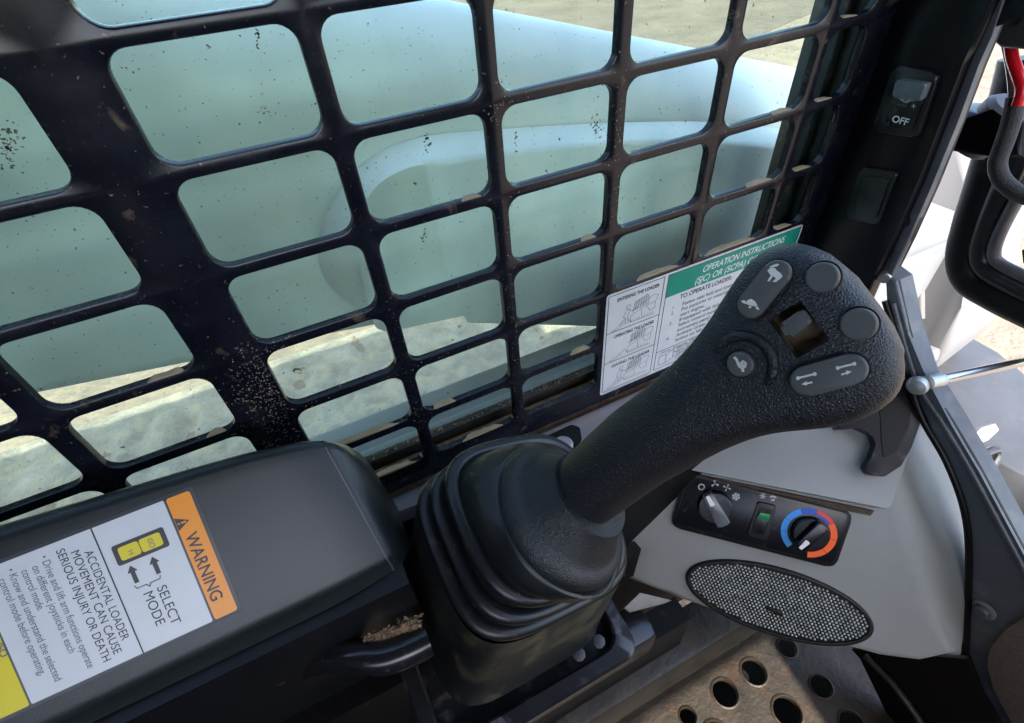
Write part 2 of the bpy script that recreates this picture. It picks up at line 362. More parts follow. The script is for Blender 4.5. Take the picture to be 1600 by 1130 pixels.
# caked dust lying on the lower edges of some openings
bm = bmesh.new()
def crumb(x0, x1, z, h):
    n = max(4, int((x1-x0)/.003))
    top = [(x0+(x1-x0)*i/n, h*(.72+.28*random.random())*min(1, 5*min(i, n-i)/n+.03)) for i in range(n+1)]
    A = [bm.verts.new((x, .0005, z-.0003)) for x, _ in top]; B = [bm.verts.new((x, .0006+.0006*random.random(), z+t)) for x, t in top]; Cc = [bm.verts.new((x, .0012+(TH+.0005)*min(1, t/h*random.uniform(.9, 1.2)), z+.0001)) for x, t in top]
    for i in range(n):
        bm.faces.new((A[i], A[i+1], B[i+1], B[i])); bm.faces.new((B[i], B[i+1], Cc[i+1], Cc[i]))
for (c, k, f0, f1, h) in [(6, 4, .1, .95, .0022), (5, 4, .3, .95, .0016), (7, 2, .05, .75, .0018), (7, 3, .05, .8, .002), (7, 4, .05, .8, .002), (7, 1, .1, .7, .0015), (2, 5, .05, .9, .0016), (2, 6, .2, .95, .0022), (1, 5, .0, .95, .0018), (3, 6, .3, .9, .0014), (3, 5, .05, .4, .0012), (6, 3, .5, .95, .0012), (6, 2, .6, .95, .0012), (0, 5, .4, .95, .0016), (1, 3, .6, .95, .0012), (1, 4, .7, .95, .001), (4, 5, .6, .95, .001), (4, 3, .7, .96, .001), (3, 2, .7, .96, .001)]:
    l, r, _ = cols[c]; zt = -(k-1)*PV; crumb((l+(r-l)*f0)*S+.002, (l+(r-l)*f1)*S-.004, zt-(.53 if k == 6 else .55)*S, h*.45)
finish('caked_dust', bm, cream, guard, kind='stuff', ang=60)

# ------------------------------------------------------------------ sliding window behind the guard
win = thing('side_window', 'green tinted dusty side window behind the black punched guard', 'window', (.1, .03, -.32))
box('pane', (-.30, .0305, -.302), (.436, .0345, .26), glass_m, win, label='green tinted glass pane with specks of dirt')
box('lower_rail', (-.30, .020, -.345), (.44, .0285, -.2985), dirtysteel, win, bevel=.001)
box('lower_rail_outer', (-.30, .0365, -.345), (.44, .044, -.309), fend_m, win, bevel=.001)
box('track_floor', (-.30, .0065, -.345), (.44, .0190, -.3085), brown_dirt, win)
bm = bmesh.new()
for i in range(900):
    x = random.uniform(-.05, .235); y = random.uniform(.0075, .0275); z = -.3083 if y < .018 else -.2985
    if y > .018 and y < .021: continue
    s = random.uniform(.0005, .0018); q = [Vector((random.uniform(-1, 1), random.uniform(-1, 1), random.uniform(0, .9)))*s for _ in range(4)]
    vv = [bm.verts.new(Vector((x, y, z))+d) for d in q]
    for t in ((0, 1, 2), (0, 1, 3), (0, 2, 3), (1, 2, 3)): bm.faces.new([vv[k] for k in t])
finish('track_dirt', bm, brown_dirt, win, kind='stuff', flat=True)
for i, (x0, x1, y0, y1) in enumerate(((.4345, .4425, .020, .048), (.4435, .4495, .012, .036), (.4505, .4565, .0065, .05), (.4585, .468, .0065, .06), (.469, .53, .0105, .07))):
    box('upright_rail', (x0, y0, -.298), (x1, y1, .26), M('window_rail_green_black', (.012, .018, .0155), .4, var=.3, vscale=60, dust=(DUST, .58, .8, 130, .35)), win, bevel=.0012)

bm = bmesh.new()
def fleck(p, s, ux, uz):
    a = random.uniform(0, 6.28); c, d = math.cos(a), math.sin(a); k = random.uniform(.25, .8)
    q = [(-s, -s*k), (s*.6, -s*k*.8), (s, s*k*.3), (-s*.2, s*k)]
    bm.faces.new([bm.verts.new(p+ux*(x*c-y_*d)+uz*(x*d+y_*c)) for x, y_ in q])
UX, UZ = Vector((1, 0, 0)), Vector((0, 0, 1))
for (u, v, n_, su, sv, s0) in ((14, 228, 70, 12, 18, .0008), (932, 203, 45, 4, 11, .0009), (402, 58, 14, 3, 9, .0008), (410, 140, 8, 1.5, 16, .0005), (416, 173, 12, 6, 4, .0006), (668, 222, 12, 3, 7, .0010), (806, 222, 14, 2.5, 10, .0009), (663, 365, 12, 2, 6, .0011), (466, 578, 16, 5, 4, .0011), (700, 318, 10, 40, 3, .0008)):
    for _ in range(n_): fleck(at(random.gauss(u, su), random.gauss(v, sv), y=.0300), s0*random.uniform(.3, 1.2), UX, UZ)
for _ in range(300): fleck(at(random.uniform(0, 1250), random.uniform(0, 640), y=.0300), random.uniform(.0002, .0006), UX, UZ)
finish('glass_dirt', bm, M('dark_dirt_flecks', lin((84, 82, 66)), .9, var=.3, vscale=400), win, kind='stuff', flat=True)
bm = bmesh.new()
for (u, v, n_, su, sv) in ((425, 620, 700, 34, 46), (400, 560, 120, 22, 30), (800, 470, 160, 7, 120), (790, 170, 60, 12, 12), (960, 250, 120, 7, 90), (985, 330, 60, 10, 10), (655, 610, 90, 8, 60), (1210, 230, 160, 10, 70), (620, 500, 60, 10, 60)):
    for _ in range(n_):
        q_ = at(random.gauss(u, su), random.gauss(v, sv), y=-.0002); x_, z_ = q_.x, q_.z
        ok = True
        for ci, (l, r, _q) in enumerate(cols):
            for k in rows:
                zt = -(k-1)*PV
                if l*S-.0012 < x_ < r*S+.0012 and zt-.55*S-.0012 < z_ < zt+.0012 and not (ci >= 5 and k >= 5): ok = False
        if ok and -.318 < z_: fleck(Vector((x_, -.00025, z_)), random.uniform(.00015, .0007), UX, UZ)
finish('dust_specks', bm, M('dust_fleck', lin((128, 112, 92)), .9, var=.4, vscale=500), guard, kind='stuff', flat=True)

# ------------------------------------------------------------------ lift arm outside the window
arm = thing('lift_arm', 'big smooth white lift arm sloping down outside the tinted side window', 'lift arm', (.2, .2, -.3))
SL = -.28
def prof_arm(x):
    zt = -.036+SL*(x-.234)
    if x > .15: zb = -.272-.45*(x-.15)
    else: zb = -.225-.157*(x+.10)
    yi, yo, r = .122, .30, .075
    pts = [(yi+.012, zb), (yi+.002, zb+.006), (yi, zb+.016)]
    for i in range(9): pts.append((yi, zb+.016+(zt-r-zb-.016)*(i+1)/9))
    for i in range(1, 13):
        a = R_(180-90*i/12); pts.append((yi+r*1.05+r*1.05*math.cos(a), zt-r+r*math.sin(a)))
    pts += [(yo-.03, zt-.004), (yo-.008, zt-.02), (yo, zt-.05), (yo, zb+.03), (yo-.02, zb)]
    return pts
R = [[Vector((x, y, z)) for y, z in prof_arm(x)] for x in [-1.2+.05*i for i in range(45)]]
loft('beam', R, arm_m, arm, ang=50)
outer = [(588, 486), (548, 474), (520, 452), (504, 425), (498, 395), (503, 355), (518, 318), (541, 284), (568, 255), (603, 232), (645, 217), (690, 209), (760, 203), (850, 197), (950, 192), (1080, 190), (1160, 195), (1250, 205)]
inner = [(600, 480), (583, 466), (569, 450), (560, 427), (556, 395), (560, 358), (570, 320), (588, 292), (612, 274), (643, 261), (676, 256), (698, 259), (740, 251), (800, 245), (880, 234), (975, 227), (1110, 226), (1230, 236)]
bm = bmesh.new()
O = smooth_path([at(u, v, y=.1215) for u, v in outer], 4); I = smooth_path([at(u, v, y=.1215-.026*min(1, k/5)) for k, (u, v) in enumerate(inner)], 4)
N = len(O); ro = [bm.verts.new(p) for p in O]; rm = [bm.verts.new((O[i]*.25+I[i]*.75)+Vector((0, -.0025, .001))) for i in range(N)]; ri = [bm.verts.new(p) for p in I]
for i in range(N-1):
    bm.faces.new((ro[i], ro[i+1], rm[i+1], rm[i])); bm.faces.new((rm[i], rm[i+1], ri[i+1], ri[i]))
low = [bm.verts.new((p.x, p.y, .016+min(p.z-.0165, (-.272-.45*(p.x-.15)) if p.x > .15 else (-.225-.157*(p.x+.10))))) for p in I]
for i in range(N-1): bm.faces.new((ri[i], ri[i+1], low[i+1], low[i]))
lb = [bm.verts.new((v.co.x, .125, v.co.z)) for v in low]
for i in range(N-1): bm.faces.new((low[i], low[i+1], lb[i+1], lb[i]))
finish('raised_panel', bm, arm_m, arm, ang=50, label='raised lower panel of the arm with a bright curved edge')

fender = thing('machine_fender', 'grey painted ledge of the machine body just below the side window', 'fender', (.1, .08, -.36))
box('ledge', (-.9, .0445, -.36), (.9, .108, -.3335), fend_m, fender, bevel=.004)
box('skirt', (-1.5, .05, -1.15), (.9, .104, -.3605), fend_m, fender)  # unseen body side, carried down to block sun passing under the cab
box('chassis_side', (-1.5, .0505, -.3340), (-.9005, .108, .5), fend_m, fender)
trk = thing('rubber_track', 'dusty grey ribbed rubber track low down outside, beneath the white lift arm', 'track', (.1, .3, -1.35))
box('belt', (-1.1, .125, -1.34), (1.0, .42, -.765), track_m, trk, bevel=.03)
for i in range(30):
    x = -1.05+i*.068; d = random.uniform(-.006, .006)
    box('lug', (x+d, .14, -.79), (x+.03+d*2, .40, -.756+random.uniform(-.002, .002)), track_m, trk, bevel=.003)

# ------------------------------------------------------------------ cab: unseen roof added to shade the inside, post, header
roof = thing('shade_roof', 'black steel cab roof above the operator, added out of view for its shade', 'roof', (0, -.45, .60))
box('roof_panel', (-1.5, -1.0, .60), (.62, .035, .64), steel, roof, bevel=.01)
box('roof_edge_rail', (-1.5, .0, .52), (.62, .034, .5995), steel, roof, bevel=.006)
box('roof_front_rail', (.56, -1.0, .53), (.62, .0, .5995), steel, roof, bevel=.006)
cw = thing('shade_walls', 'black steel rear and right hand cab walls behind the operator, added out of view for their shade', 'cab wall', (-.8, -.5, -.75))  # unseen walls added to shade the cab interior
box('rear_wall', (-.84, -1.0, -.75), (-.80, .03, .5995), steel, cw)
box('right_wall', (-.80, -1.0, -.75), (.62, -.96, .05), steel, cw)
box('right_shade_post', (.30, -1.0, .0505), (.62, -.96, .3795), steel, cw)  # added to keep sun off the forward part of the floor
box('right_shade_header', (-.80, -1.0, .38), (.62, -.96, .5295), steel, cw)  # added to keep sun off the grey console
box('right_shade_header_top', (-.80, -1.0, .5305), (.555, -.96, .5985), steel, cw)  # closes the gap where sun leaked in under the roof
box('rear_floor', (-.80, -.96, -.75), (-.11, -.12, -.70), steel, cw)
seat = thing('shade_seat', 'black padded operator seat behind the camera, added out of view to block light', 'seat', (-.35, -.55, -.70))  # unseen seat added to block low light
box('seat_cushion', (-.60, -.80, -.40), (-.10, -.32, -.28), darkvoid, seat, bevel=.03)
box('backrest', (-.74, -.80, -.28), (-.60, -.32, .30), steel, seat, bevel=.03)
box('seat_base', (-.60, -.74, -.70), (-.14, -.38, -.41), steel, seat, bevel=.01)
PX = .458
post = thing('cab_post', 'black painted steel front cab post carrying two switch positions', 'post', (PX, -.03, -.3))
prism('post_body', [Vector((PX, .004, -.30)), Vector((PX, .004, .56)), Vector((PX, -.045, .56))]+[at(u, v, x=PX) for u, v in ((1522, 60), (1504, 100), (1470, 190), (1435, 282), (1400, 362), (1366, 430), (1345, 480))], (.014, 0, 0), post_m, post, .0055, seg=4)
prism('post_flange', [at(u, v, x=PX+.009) for u, v in ((1592, -60), (1548, 60), (1530, 100), (1497, 190), (1457, 288), (1420, 372), (1390, 436), (1366, 436), (1400, 362), (1440, 280), (1476, 190), (1510, 100), (1540, 20), (1570, -60))], (.006, 0, 0), trim_m, post, .002)
prism('post_gasket', [at(u, v, x=PX+.0125) for u, v in ((1596, -60), (1551, 60), (1534, 100), (1500, 190), (1461, 288), (1424, 372), (1400, 420), (1385, 420), (1440, 280), (1500, 130), (1570, -60))], (.006, 0, 0), gask_m, post, .001)
for (u, v, r) in ((1382, 432, .0055), (1414, 345, .0045)):
    c = at(u, v, x=PX+.010); lathe('post_bolt', c, (-1, -.6, 0), [(r, -.003), (r, .002), (r*.8, .004), (.0001, .0045)], zinc if v > 400 else blackpl, post, 10)
pc = [at(u, v, x=.468) for u, v in ((1400, -40), (1660, -40), (1660, 20), (1600, 27), (1552, 30), (1540, 52), (1500, 60), (1385, 30))]
prism('door_header', pc, (.05, 0, 0), post_m, post, .004)
FP = Fr((PX, 0, 0), (0, -1, 0), (0, 0, 1))
def local(fr, pts, off=0): return [fr.px(u, v, off) for u, v in pts]
sw = thing('rocker_switch', 'black rocker switch marked AUTO and OFF with a grey raised end on the post', 'switch', (PX, -.03, -.1))
bz = local(FP, [(1403, 99), (1472, 113), (1440, 214), (1368, 204)])
plate('bezel', FP, rpoly(bz[::-1], .005), -.002, .0042, M('switch_plastic', (.011, .0115, .013), .3), sw, .0018)
rk = local(FP, [(1402, 121), (1455, 130), (1426, 203), (1383, 198)], .005)
plate('rocker', FP, rpoly(rk[::-1], .002), .002, .0056, knob_m, sw, .001)
rl = local(FP, [(1407, 122), (1454, 129), (1443, 157), (1400, 150)], .006)
plate('rocker_raised_end', FP, rpoly(rl[::-1], .0018), .004, .0105, M('smoky_lens', (.10, .115, .12), .3, var=.2, vscale=200), sw, .002)
a, b = FP.px(1392, 190, .006); text('lettering', 'OFF', FP, a, b, .00575, .0062, white_ink, sw, xd=(1, .03), width=.0118, bold=.00012)
a, b = FP.px(1401, 165, .006); text('lettering', 'AUTO', FP, a, b, .00575, .0022, grey_ink, sw, xd=(1, .03), width=.0062)
def P2(fr, u, v, off): return fr.px(u, v, off)
lines('symbol', FP, [[P2(FP, u, v, .006) for u, v in ((1404, 154), (1413, 160), (1420, 157), (1432, 158))], [P2(FP, u, v, .006) for u, v in ((1408, 155), (1423, 157), (1416, 161), (1408, 155))], [P2(FP, u, v, .006) for u, v in ((1424, 166), (1430, 166))], [P2(FP, u, v, .006) for u, v in ((1427, 163), (1427, 169))]], .0005, .00578, icon_ink, sw)
bl = thing('switch_blank', 'empty black blanking cover below the rocker switch on the post', 'switch blank', (PX, -.03, -.17))
bz = local(FP, [(1350, 260), (1407, 268), (1376, 350), (1322, 338)])
swp = M('switch_plastic', (.011, .0115, .013), .3)
plate('rim', FP, rpoly(bz[::-1], .003), -.002, .0030, swp, bl, .0014)
bz = local(FP, [(1353, 274), (1392, 279), (1371, 341), (1336, 333)], .003)
plate('cap', FP, rpoly(bz[::-1], .0018), .0, .0052, swp, bl, .0012)

# ================================================================== SILL BELOW THE GUARD
sill = thing('sill_trim', 'light grey moulded sill below the window guard behind the joystick', 'sill', (.1, -.02, -.36))
so_ = [(-.30, -.0015), (.457, -.0015), (.457, -.068), (.40, -.085), (.33, -.082), (.285, -.072), (.24, -.052), (.19, -.041), (.135, -.031), (.08, -.021), (.03, -.0175), (-.30, -.0175)]
pts = [Vector((x, y, -.322-.0006*0)) for x, y in so_]
prism('sill_moulding', pts, (0, 0, -.016), ledge_m, sill, .0045, seg=4)
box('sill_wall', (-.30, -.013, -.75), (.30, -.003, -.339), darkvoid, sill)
FS = Fr((0, 0, -.322), (1, 0, 0), (0, 1, 0))
bead = [FS.p(*FS.px(u, v), .0) for u, v in ((690, 742), (760, 712), (830, 682), (880, 655), (930, 640), (985, 612))]
rc = local(FS, [(828, 698), (852, 683), (893, 664), (906, 668), (909, 686), (903, 700), (870, 715)])
plate('dark_recess_patch', FS, rpoly(rc, .004), -.003, .0005, gask_m, sill, 0)  # thin dark plate standing for the shade of a recess
for (u, v, r) in ((880, 698, .0085), (851, 697, .006)):
    a, b = FS.px(u, v); lathe('round_cap', FS.p(a, b, .0003), (0, 0, 1), [(r, 0), (r, .0035), (r*.85, .005), (.0001, .0054)], M('cap_plastic', (.30, .29, .31), .5), sill, 24)

# ================================================================== LEFT CONSOLE COVER
con = thing('console_cover', 'dark green-black armrest console cover carrying the warning label', 'console', (-.1, -.08, -.36))
LQ = Vector((-.053, -.074, -.205)); LU = Vector((0, .669, .743)); LN = Vector((0, -.743, .669))
def lerp(a, b, t): return a+(b-a)*max(0, min(1, t))
def cover_prof(x, drop, lowerlift, sk=0.0):
    """cross-section of the cover in (y,z) at station x, from the window side over the top to the seam"""
    t = (x+.129)/.121; se = lerp(.044, .0345, t)-drop*1.5; r = lerp(.008, .005, t)
    q = lambda s, n: (LQ+LU*s+LN*(n-drop))
    out = []
    c = q(se, -r); u = Vector((0, LU.y, LU.z))
    base = [Vector((0, max(c.y+r*.9, -.034)+.004, -.30)), Vector((0, max(c.y+r*.9, -.034)+.002, c.z-.012))]
    out += base
    for i in range(9):
        a = R_(-20+110*i/8); out.append(c+u*(r*math.cos(a))+LN*(r*math.sin(a)))
    sl = -.041-lowerlift
    for i in range(1, 13): out.append(q(lerp(se, sl, i/12), 0.0))
    r2 = .012; c2 = q(sl, -r2)
    for i in range(1, 9):
        a = R_(90+48*i/8); out.append(c2+u*(r2*math.cos(a))+LN*(r2*math.sin(a)))
    last = out[-1]
    out += [Vector((0, last.y-.0008, lerp(last.z, -.2525, .5))), Vector((0, last.y-.0010, -.2525))]
    return [Vector((x-sk*max(0, min(1, ((p-LQ).dot(LU)+.05)/.09)), p.y, p.z)) for p in out]
st = [(-.42, 0, 0), (-.30, 0, 0), (-.15, 0, 0), (-.05, 0, 0), (-.03, 0, 0)]
for i in range(1, 13):
    t = i/12; st.append((-.03+.054*t, .0048*t**2.4, 0, .011*t**1.5))
loft('cover_shell', [cover_prof(*s_) for s_ in st], cover_m, con, closed=False, ang=60)
R = [cover_prof(x, d, 0, .011) for x, d in ((.0232, .0056), (.0249, .0056), (.0285, .0072), (.0325, .0105), (.0360, .0155), (.0380, .0215), (.0385, .0260))]
bm = bmesh.new(); V_ = rings(bm, R, closed=False); bm.faces.new(V_[-1]); finish('end_cap', bm, cover_m, con, ang=60)
rim_ = cover_prof(.0243, .0048, 0, .011)[9:34]
tube('seam_edge', rim_, .00045, M('pale_seam', (.10, .105, .11), .4), con, 6)  # paler line along the cover seam
def body_prof(x): return [Vector((x, y, z)) for y, z in ((-.042, -.45), (-.042, -.24), (-.106, -.2525), (-.1125, -.2535), (-.1125, -.285), (-.105, -.34), (-.10, -.45))]
loft('console_body', [body_prof(x) for x in (-.42, .030)], blackpl, con, ang=30)
# grab tube under the console, with dirt lodged behind it
tb = thing('grab_tube', 'short bent black tube under the console cover with dirt on top', 'tube', (0, -.13, -.29))
tp = smooth_path([at(478, 1037, dep=.318), at(510, 1024, dep=.309), at(555, 1026, dep=.300), at(600, 1027, dep=.298), at(640, 1014, dep=.300), at(668, 1000, dep=.304)], 6)
R = tube_rings(tp, [.0088]*4+[.0096]*(len(tp)-4), 20)
loft('tube_body', R, M('gloss_black_tube', (.010, .010, .012), .22, var=.2, vscale=50, dust=(DUST, .6, .8, 130, .3)), tb)
bm = bmesh.new()
for i in range(700):
    t = random.random(); u = lerp(572, 655, t)+random.uniform(-4, 4); v = lerp(1006, 972, t)+random.gauss(0, 5.5)
    p = at(u, v, dep=.2985+.0025*t); s = random.uniform(.0004, .0016)
    vv = [bm.verts.new(p+Vector((random.uniform(-1.6, 1.6), random.uniform(-1, 1), random.uniform(-1, 1)))*s) for _ in range(4)]
    for f in ((0, 1, 2), (0, 1, 3), (0, 2, 3), (1, 2, 3)): bm.faces.new([vv[k] for k in f])
finish('lodged_dirt', bm, brown_dirt, tb, kind='stuff', flat=True)

# ------------------------------------------------------------------ warning label on the cover
FL = Fr(LQ, LU*-1, (1, 0, 0))            # reading direction runs down the slope, letters stand towards the front
lab = thing('warning_label', 'white label with orange WARNING header on the dark console cover', 'label', tuple(LQ))
a0, b0 = FL.px(297, 769); a1, b1 = FL.px(372, 952)
AW0, AW1 = -.0338, .0328; BT = b1
BY = FL.px(14, 1015)[1]
plate('backing', FL, rrect(AW0-.0018, -.30, AW1+.0018, BT+.0018, .002), -.0012, .0003, M('label_border', (.055, .055, .058), .4), lab, .0002)
BH = FL.px(262, 787)[1]
plate('white_field', FL, rrect(AW0, BY, AW1, BH-.0011, .0008), 0, .0006, label_w, lab)
plate('orange_header', FL, rrect(AW0, BH, AW1, BT, .0014), 0, .0006, orange_ink, lab)
plate('yellow_field', FL, rrect(AW0, BY-.05, AW1, BY-.001, .0008), 0, .0006, yellow_ink, lab)
ZC = .00075
bd = FL.px(184, 922)[1]; ink('divider', FL, [[(AW0, bd-.0003), (AW1, bd-.0003), (AW1, bd+.0003), (AW0, bd+.0003)]], ZC, black_ink, lab)
def ltext(s, u0, v0, u1, v1, size, ink_m=black_ink, bold=.0):
    p0 = FL.px(u0, v0); p1 = FL.px(u1, v1)
    text('lettering', s, FL, p0[0], (p0[1]+p1[1])/2, ZC, size, ink_m, lab, width=abs(p1[0]-p0[0]), bold=bold)
ltext('WARNING', 290, 836, 331, 941, .0082, black_ink, .0001)
ltext('SELECT', 246, 917, 269, 976, .0062); ltext('MODE', 225, 926, 244, 977, .0062)
for ln, b_, a0_, a1_, sz, mk in (('ACCIDENTAL LOADER', -.0502, -.0243, .023, .0052, black_ink), ('MOVEMENT CAN CAUSE', -.0552, -.0268, .0272, .0052, black_ink), ('SERIOUS INJURY OR DEATH', -.0603, -.0300, .0287, .0052, black_ink),
                                 ('\u2022 Drive and lift arm functions operate', -.0668, -.0300, .0283, .0047, grey_ink), ('on different joysticks in each', -.0712, -.0270, .018, .0047, grey_ink), ('control mode.', -.0756, -.0270, -.0065, .0047, grey_ink),
                                 ('\u2022 Know and understand the selected', -.0803, -.0300, .0275, .0047, grey_ink), ('control mode before operating.', -.0847, -.0270, .022, .0047, grey_ink)):
    text('lettering', ln, FL, a0_, b_, ZC, sz, mk, lab, width=a1_-a0_)
p0 = FL.px(-14, 1010); text('lettering', 'ISO', FL, p0[0], p0[1]+.002, ZC, .0045, grey_ink, lab, bold=.0001)
# triangle with exclamation mark
ta, tbb = FL.px(286, 816); T = .0034
ink('warning_triangle', FL, [[(ta-T, tbb-T*.85), (ta+T, tbb-T*.85), (ta, tbb+T*.95)]], ZC, black_ink, lab)
ink('exclamation', FL, [[(ta-.0004, tbb-T*.2), (ta+.0004, tbb-T*.2), (ta+.0005, tbb+T*.5), (ta-.0005, tbb+T*.5)], disc2(ta, tbb-T*.52, .0005, 10)], ZC+.0001, orange_ink, lab)
# the two-part mode button drawing
kb = [FL.px(*p) for p in ((254, 822), (267, 852), (187, 886), (174, 853))]
ka = (min(p[0] for p in kb)+.0014, max(p[0] for p in kb)-.0014); kk = (min(p[1] for p in kb), max(p[1] for p in kb))
ink('mode_button_frame', FL, [rrect(ka[0]-.001, kk[0], ka[1]+.001, kk[1], .0012)], ZC, black_ink, lab)
md = (kk[0]+kk[1])/2-.0003
ink('mode_button_half', FL, [rrect(ka[0]+.0008, md+.0002, ka[1]-.0008, kk[1]-.0022, .0012)], ZC+.0001, yellow_ink, lab)
ink('mode_button_half', FL, [rrect(ka[0]+.0008, kk[0]+.0022, ka[1]-.0008, md-.0002, .0012)], ZC+.0001, yellow_ink, lab)
text('lettering', 'ISO', FL, ka[0]+.0020, (md+kk[1])/2-.0022, ZC+.0002, .0036, grey_ink, lab, width=.0048); text('lettering', 'H', FL, ka[0]+.0038, (md+kk[0])/2+.0002, ZC+.0002, .0036, grey_ink, lab)
for (u, v) in ((244, 883), (210, 897)):
    a, b = FL.px(u, v)
    ink('arrow', FL, [[(a-.0048, b), (a-.0014, b+.0023), (a-.0014, b+.001), (a+.0044, b+.001), (a+.0044, b-.001), (a-.0014, b-.001), (a-.0014, b-.0023)]], ZC, black_ink, lab)
b0_ = FL.px(232, 908); aa, bb = b0_
lines('brace', FL, [[(aa-.0005, bb+.0058), (aa+.001, bb+.0052), (aa+.001, bb+.001), (aa+.0026, bb), (aa+.001, bb-.001), (aa+.001, bb-.0052), (aa-.0005, bb-.0058)]], .0005, ZC, grey_ink, lab)

# ================================================================== OPERATION DECAL ON THE GUARD
FD = Fr((.235, -.0003, -.31), (1, 0, 0), (0, 0, 1))
dec = thing('instruction_decal', 'white and green operation instructions decal stuck on the window guard', 'decal', (.235, 0, -.31))
DW, DH = .2025, .111
plate('decal_sheet', FD, rrect(0, 0, DW, DH, .003), 0, .0004, decal_w, dec)
ZD = .00055
def dl(a, b): return FD.px(a, b, .0004)
fx = .0565
lines('frame_lines', FD, [[(.002, .004), (.002, DH-.002), (fx-.002, DH-.002), (fx-.002, .0035), (.002, .0035)], [(.002, .0715), (fx-.002, .0715)], [(.002, .038), (fx-.002, .038)], [(fx+.002, .004), (fx+.002, DH-.002), (DW-.002, DH-.002), (DW-.002, .004), (fx+.002, .004)], [(fx+.002, .026), (DW-.002, .026)]], .0006, ZD, black_ink, dec)
ink('green_band', FD, [[(fx+.0023, DH-.0245), (DW-.0023, DH-.0245), (DW-.0023, DH-.0023), (fx+.0023, DH-.0023)]], ZD, green_ink, dec)
text('lettering', 'OPERATION INSTRUCTIONS', FD, fx+.037, DH-.0118, ZD+.0001, .0090, white_ink, dec, width=.090, shear=.2, bold=.0001)
text('lettering', '(SJC) OR (SCPA) CONTROLS', FD, fx+.031, DH-.0215, ZD+.0001, .0090, white_ink, dec, width=.098, shear=.2, bold=.0001)
text('lettering', 'TO OPERATE LOADER:', FD, fx+.018, DH-.0315, ZD, .0066, black_ink, dec, width=.056, bold=.0001)
y = DH-.040
for num, ln in (('1.', 'Fasten seat belt and lower seat bar.'), ('2.', 'Put joysticks or steering levers in neutral,'), ('', 'start engine.'), ('3.', 'If equipped with Selectable Joystick,'), ('', 'Select control mode pressing switch on'), ('', 'instrument panel.'), ('4.', 'Activate Green "PRESS TO OPERATE LOADER"'), ('', 'button on left instrument panel.')):
    if num: text('lettering', num, FD, fx+.011, y, ZD, .0054, grey_ink, dec)
    text('lettering', ln, FD, fx+.022, y, ZD, .0054, grey_ink, dec, bold=.00008); y -= .0058
text('lettering', '-Note: Activate "PRESS TO OPERATE"', FD, fx+.006, y-.003, ZD, .0050, grey_ink, dec); text('lettering', 'button again if seat bar is', FD, fx+.022, y-.0085, ZD, .0050, grey_ink, dec); text('lettering', 'lowered or key is cycled.', FD, fx+.022, y-.0138, ZD, .0050, grey_ink, dec)
for i, ln in enumerate(('See Operation &', 'Maintenance Manual for', 'more instructions.')): text('lettering', ln, FD, fx+.026, .0195-i*.0062, ZD, .0048, grey_ink, dec)
bk = [(fx+.0065, .0085), (fx+.0145, .0075), (fx+.0225, .0105), (fx+.0225, .0215), (fx+.0145, .0185), (fx+.0065, .0195)]
lines('book_symbol', FD, [bk+[bk[0]], [(fx+.0145, .0075), (fx+.0145, .0185)]], .0006, ZD, grey_ink, dec)
for i, ttl in enumerate(('ENTERING THE LOADER', 'OPERATING THE LOADER', 'LEAVING THE LOADER')):
    yb = (.0715, .038, .0045)[i]; H = .033
    text('lettering', ttl, FD, .010, yb+H-(.0022 if i == 0 else .006)-.0008, ZD, .0048, black_ink, dec, width=.040, bold=.0001)
    def q(x, z): return (.006+x*.046, yb+.001+z*.0265)
    L_ = [[(.02, .0), (.35, .30), (.42, .10), (.95, .10)], [(.42, .10), (.40, .34), (.62, .50), (.92, .58), (.97, .80), (.86, .86), (.55, .62), (.42, .52)],
          [(.45, .44), (.47, .82), (.72, .98), (.78, .80), (.76, .56)], [(.62, .50), (.66, .16)], [(.74, .5), (.82, .3), (.92, .34), (.92, .58)], [(.02, .0), (.16, .02), (.30, .16)]]
    for k in range(5): L_.append([(.49+.055*k, .52+.01*k), (.51+.05*k, .84+.028*k)]); L_.append([(.47, .54+.07*k), (.755, .62+.07*k)])
    for k in range(9): L_.append([(.43+.055*k, .10), (.45+.055*k, .20)])
    dx = (0.24, .58, .22)[i]
    if i != 1: L_ += [[(dx, .42), (dx+.07, .66), (dx+.14, .62), (dx+.1, .40), (dx+.13, .14), (dx+.07, .12), (dx+.05, .36), (dx, .42)], [(dx+.07, .66), (dx+.22, .54)], [(dx+.06, .70), (dx+.05, .80), (dx+.12, .84), (dx+.14, .74), (dx+.06, .70)], [(dx+.05, .36), (dx-.06, .16)]]
    else: L_ += [[(.56, .62), (.56, .76), (.64, .80), (.66, .66), (.56, .62)], [(.54, .58), (.68, .60)]]
    lines('loader_drawing', FD, [[q(*p) for p in l] for l in L_], .00036, ZD, grey_ink, dec)
lines('small_print', FD, [[(.004+.0022*k, .0016), (.0054+.0022*k, .0016)] for k in range(22)], .0008, ZD, grey_ink, dec)

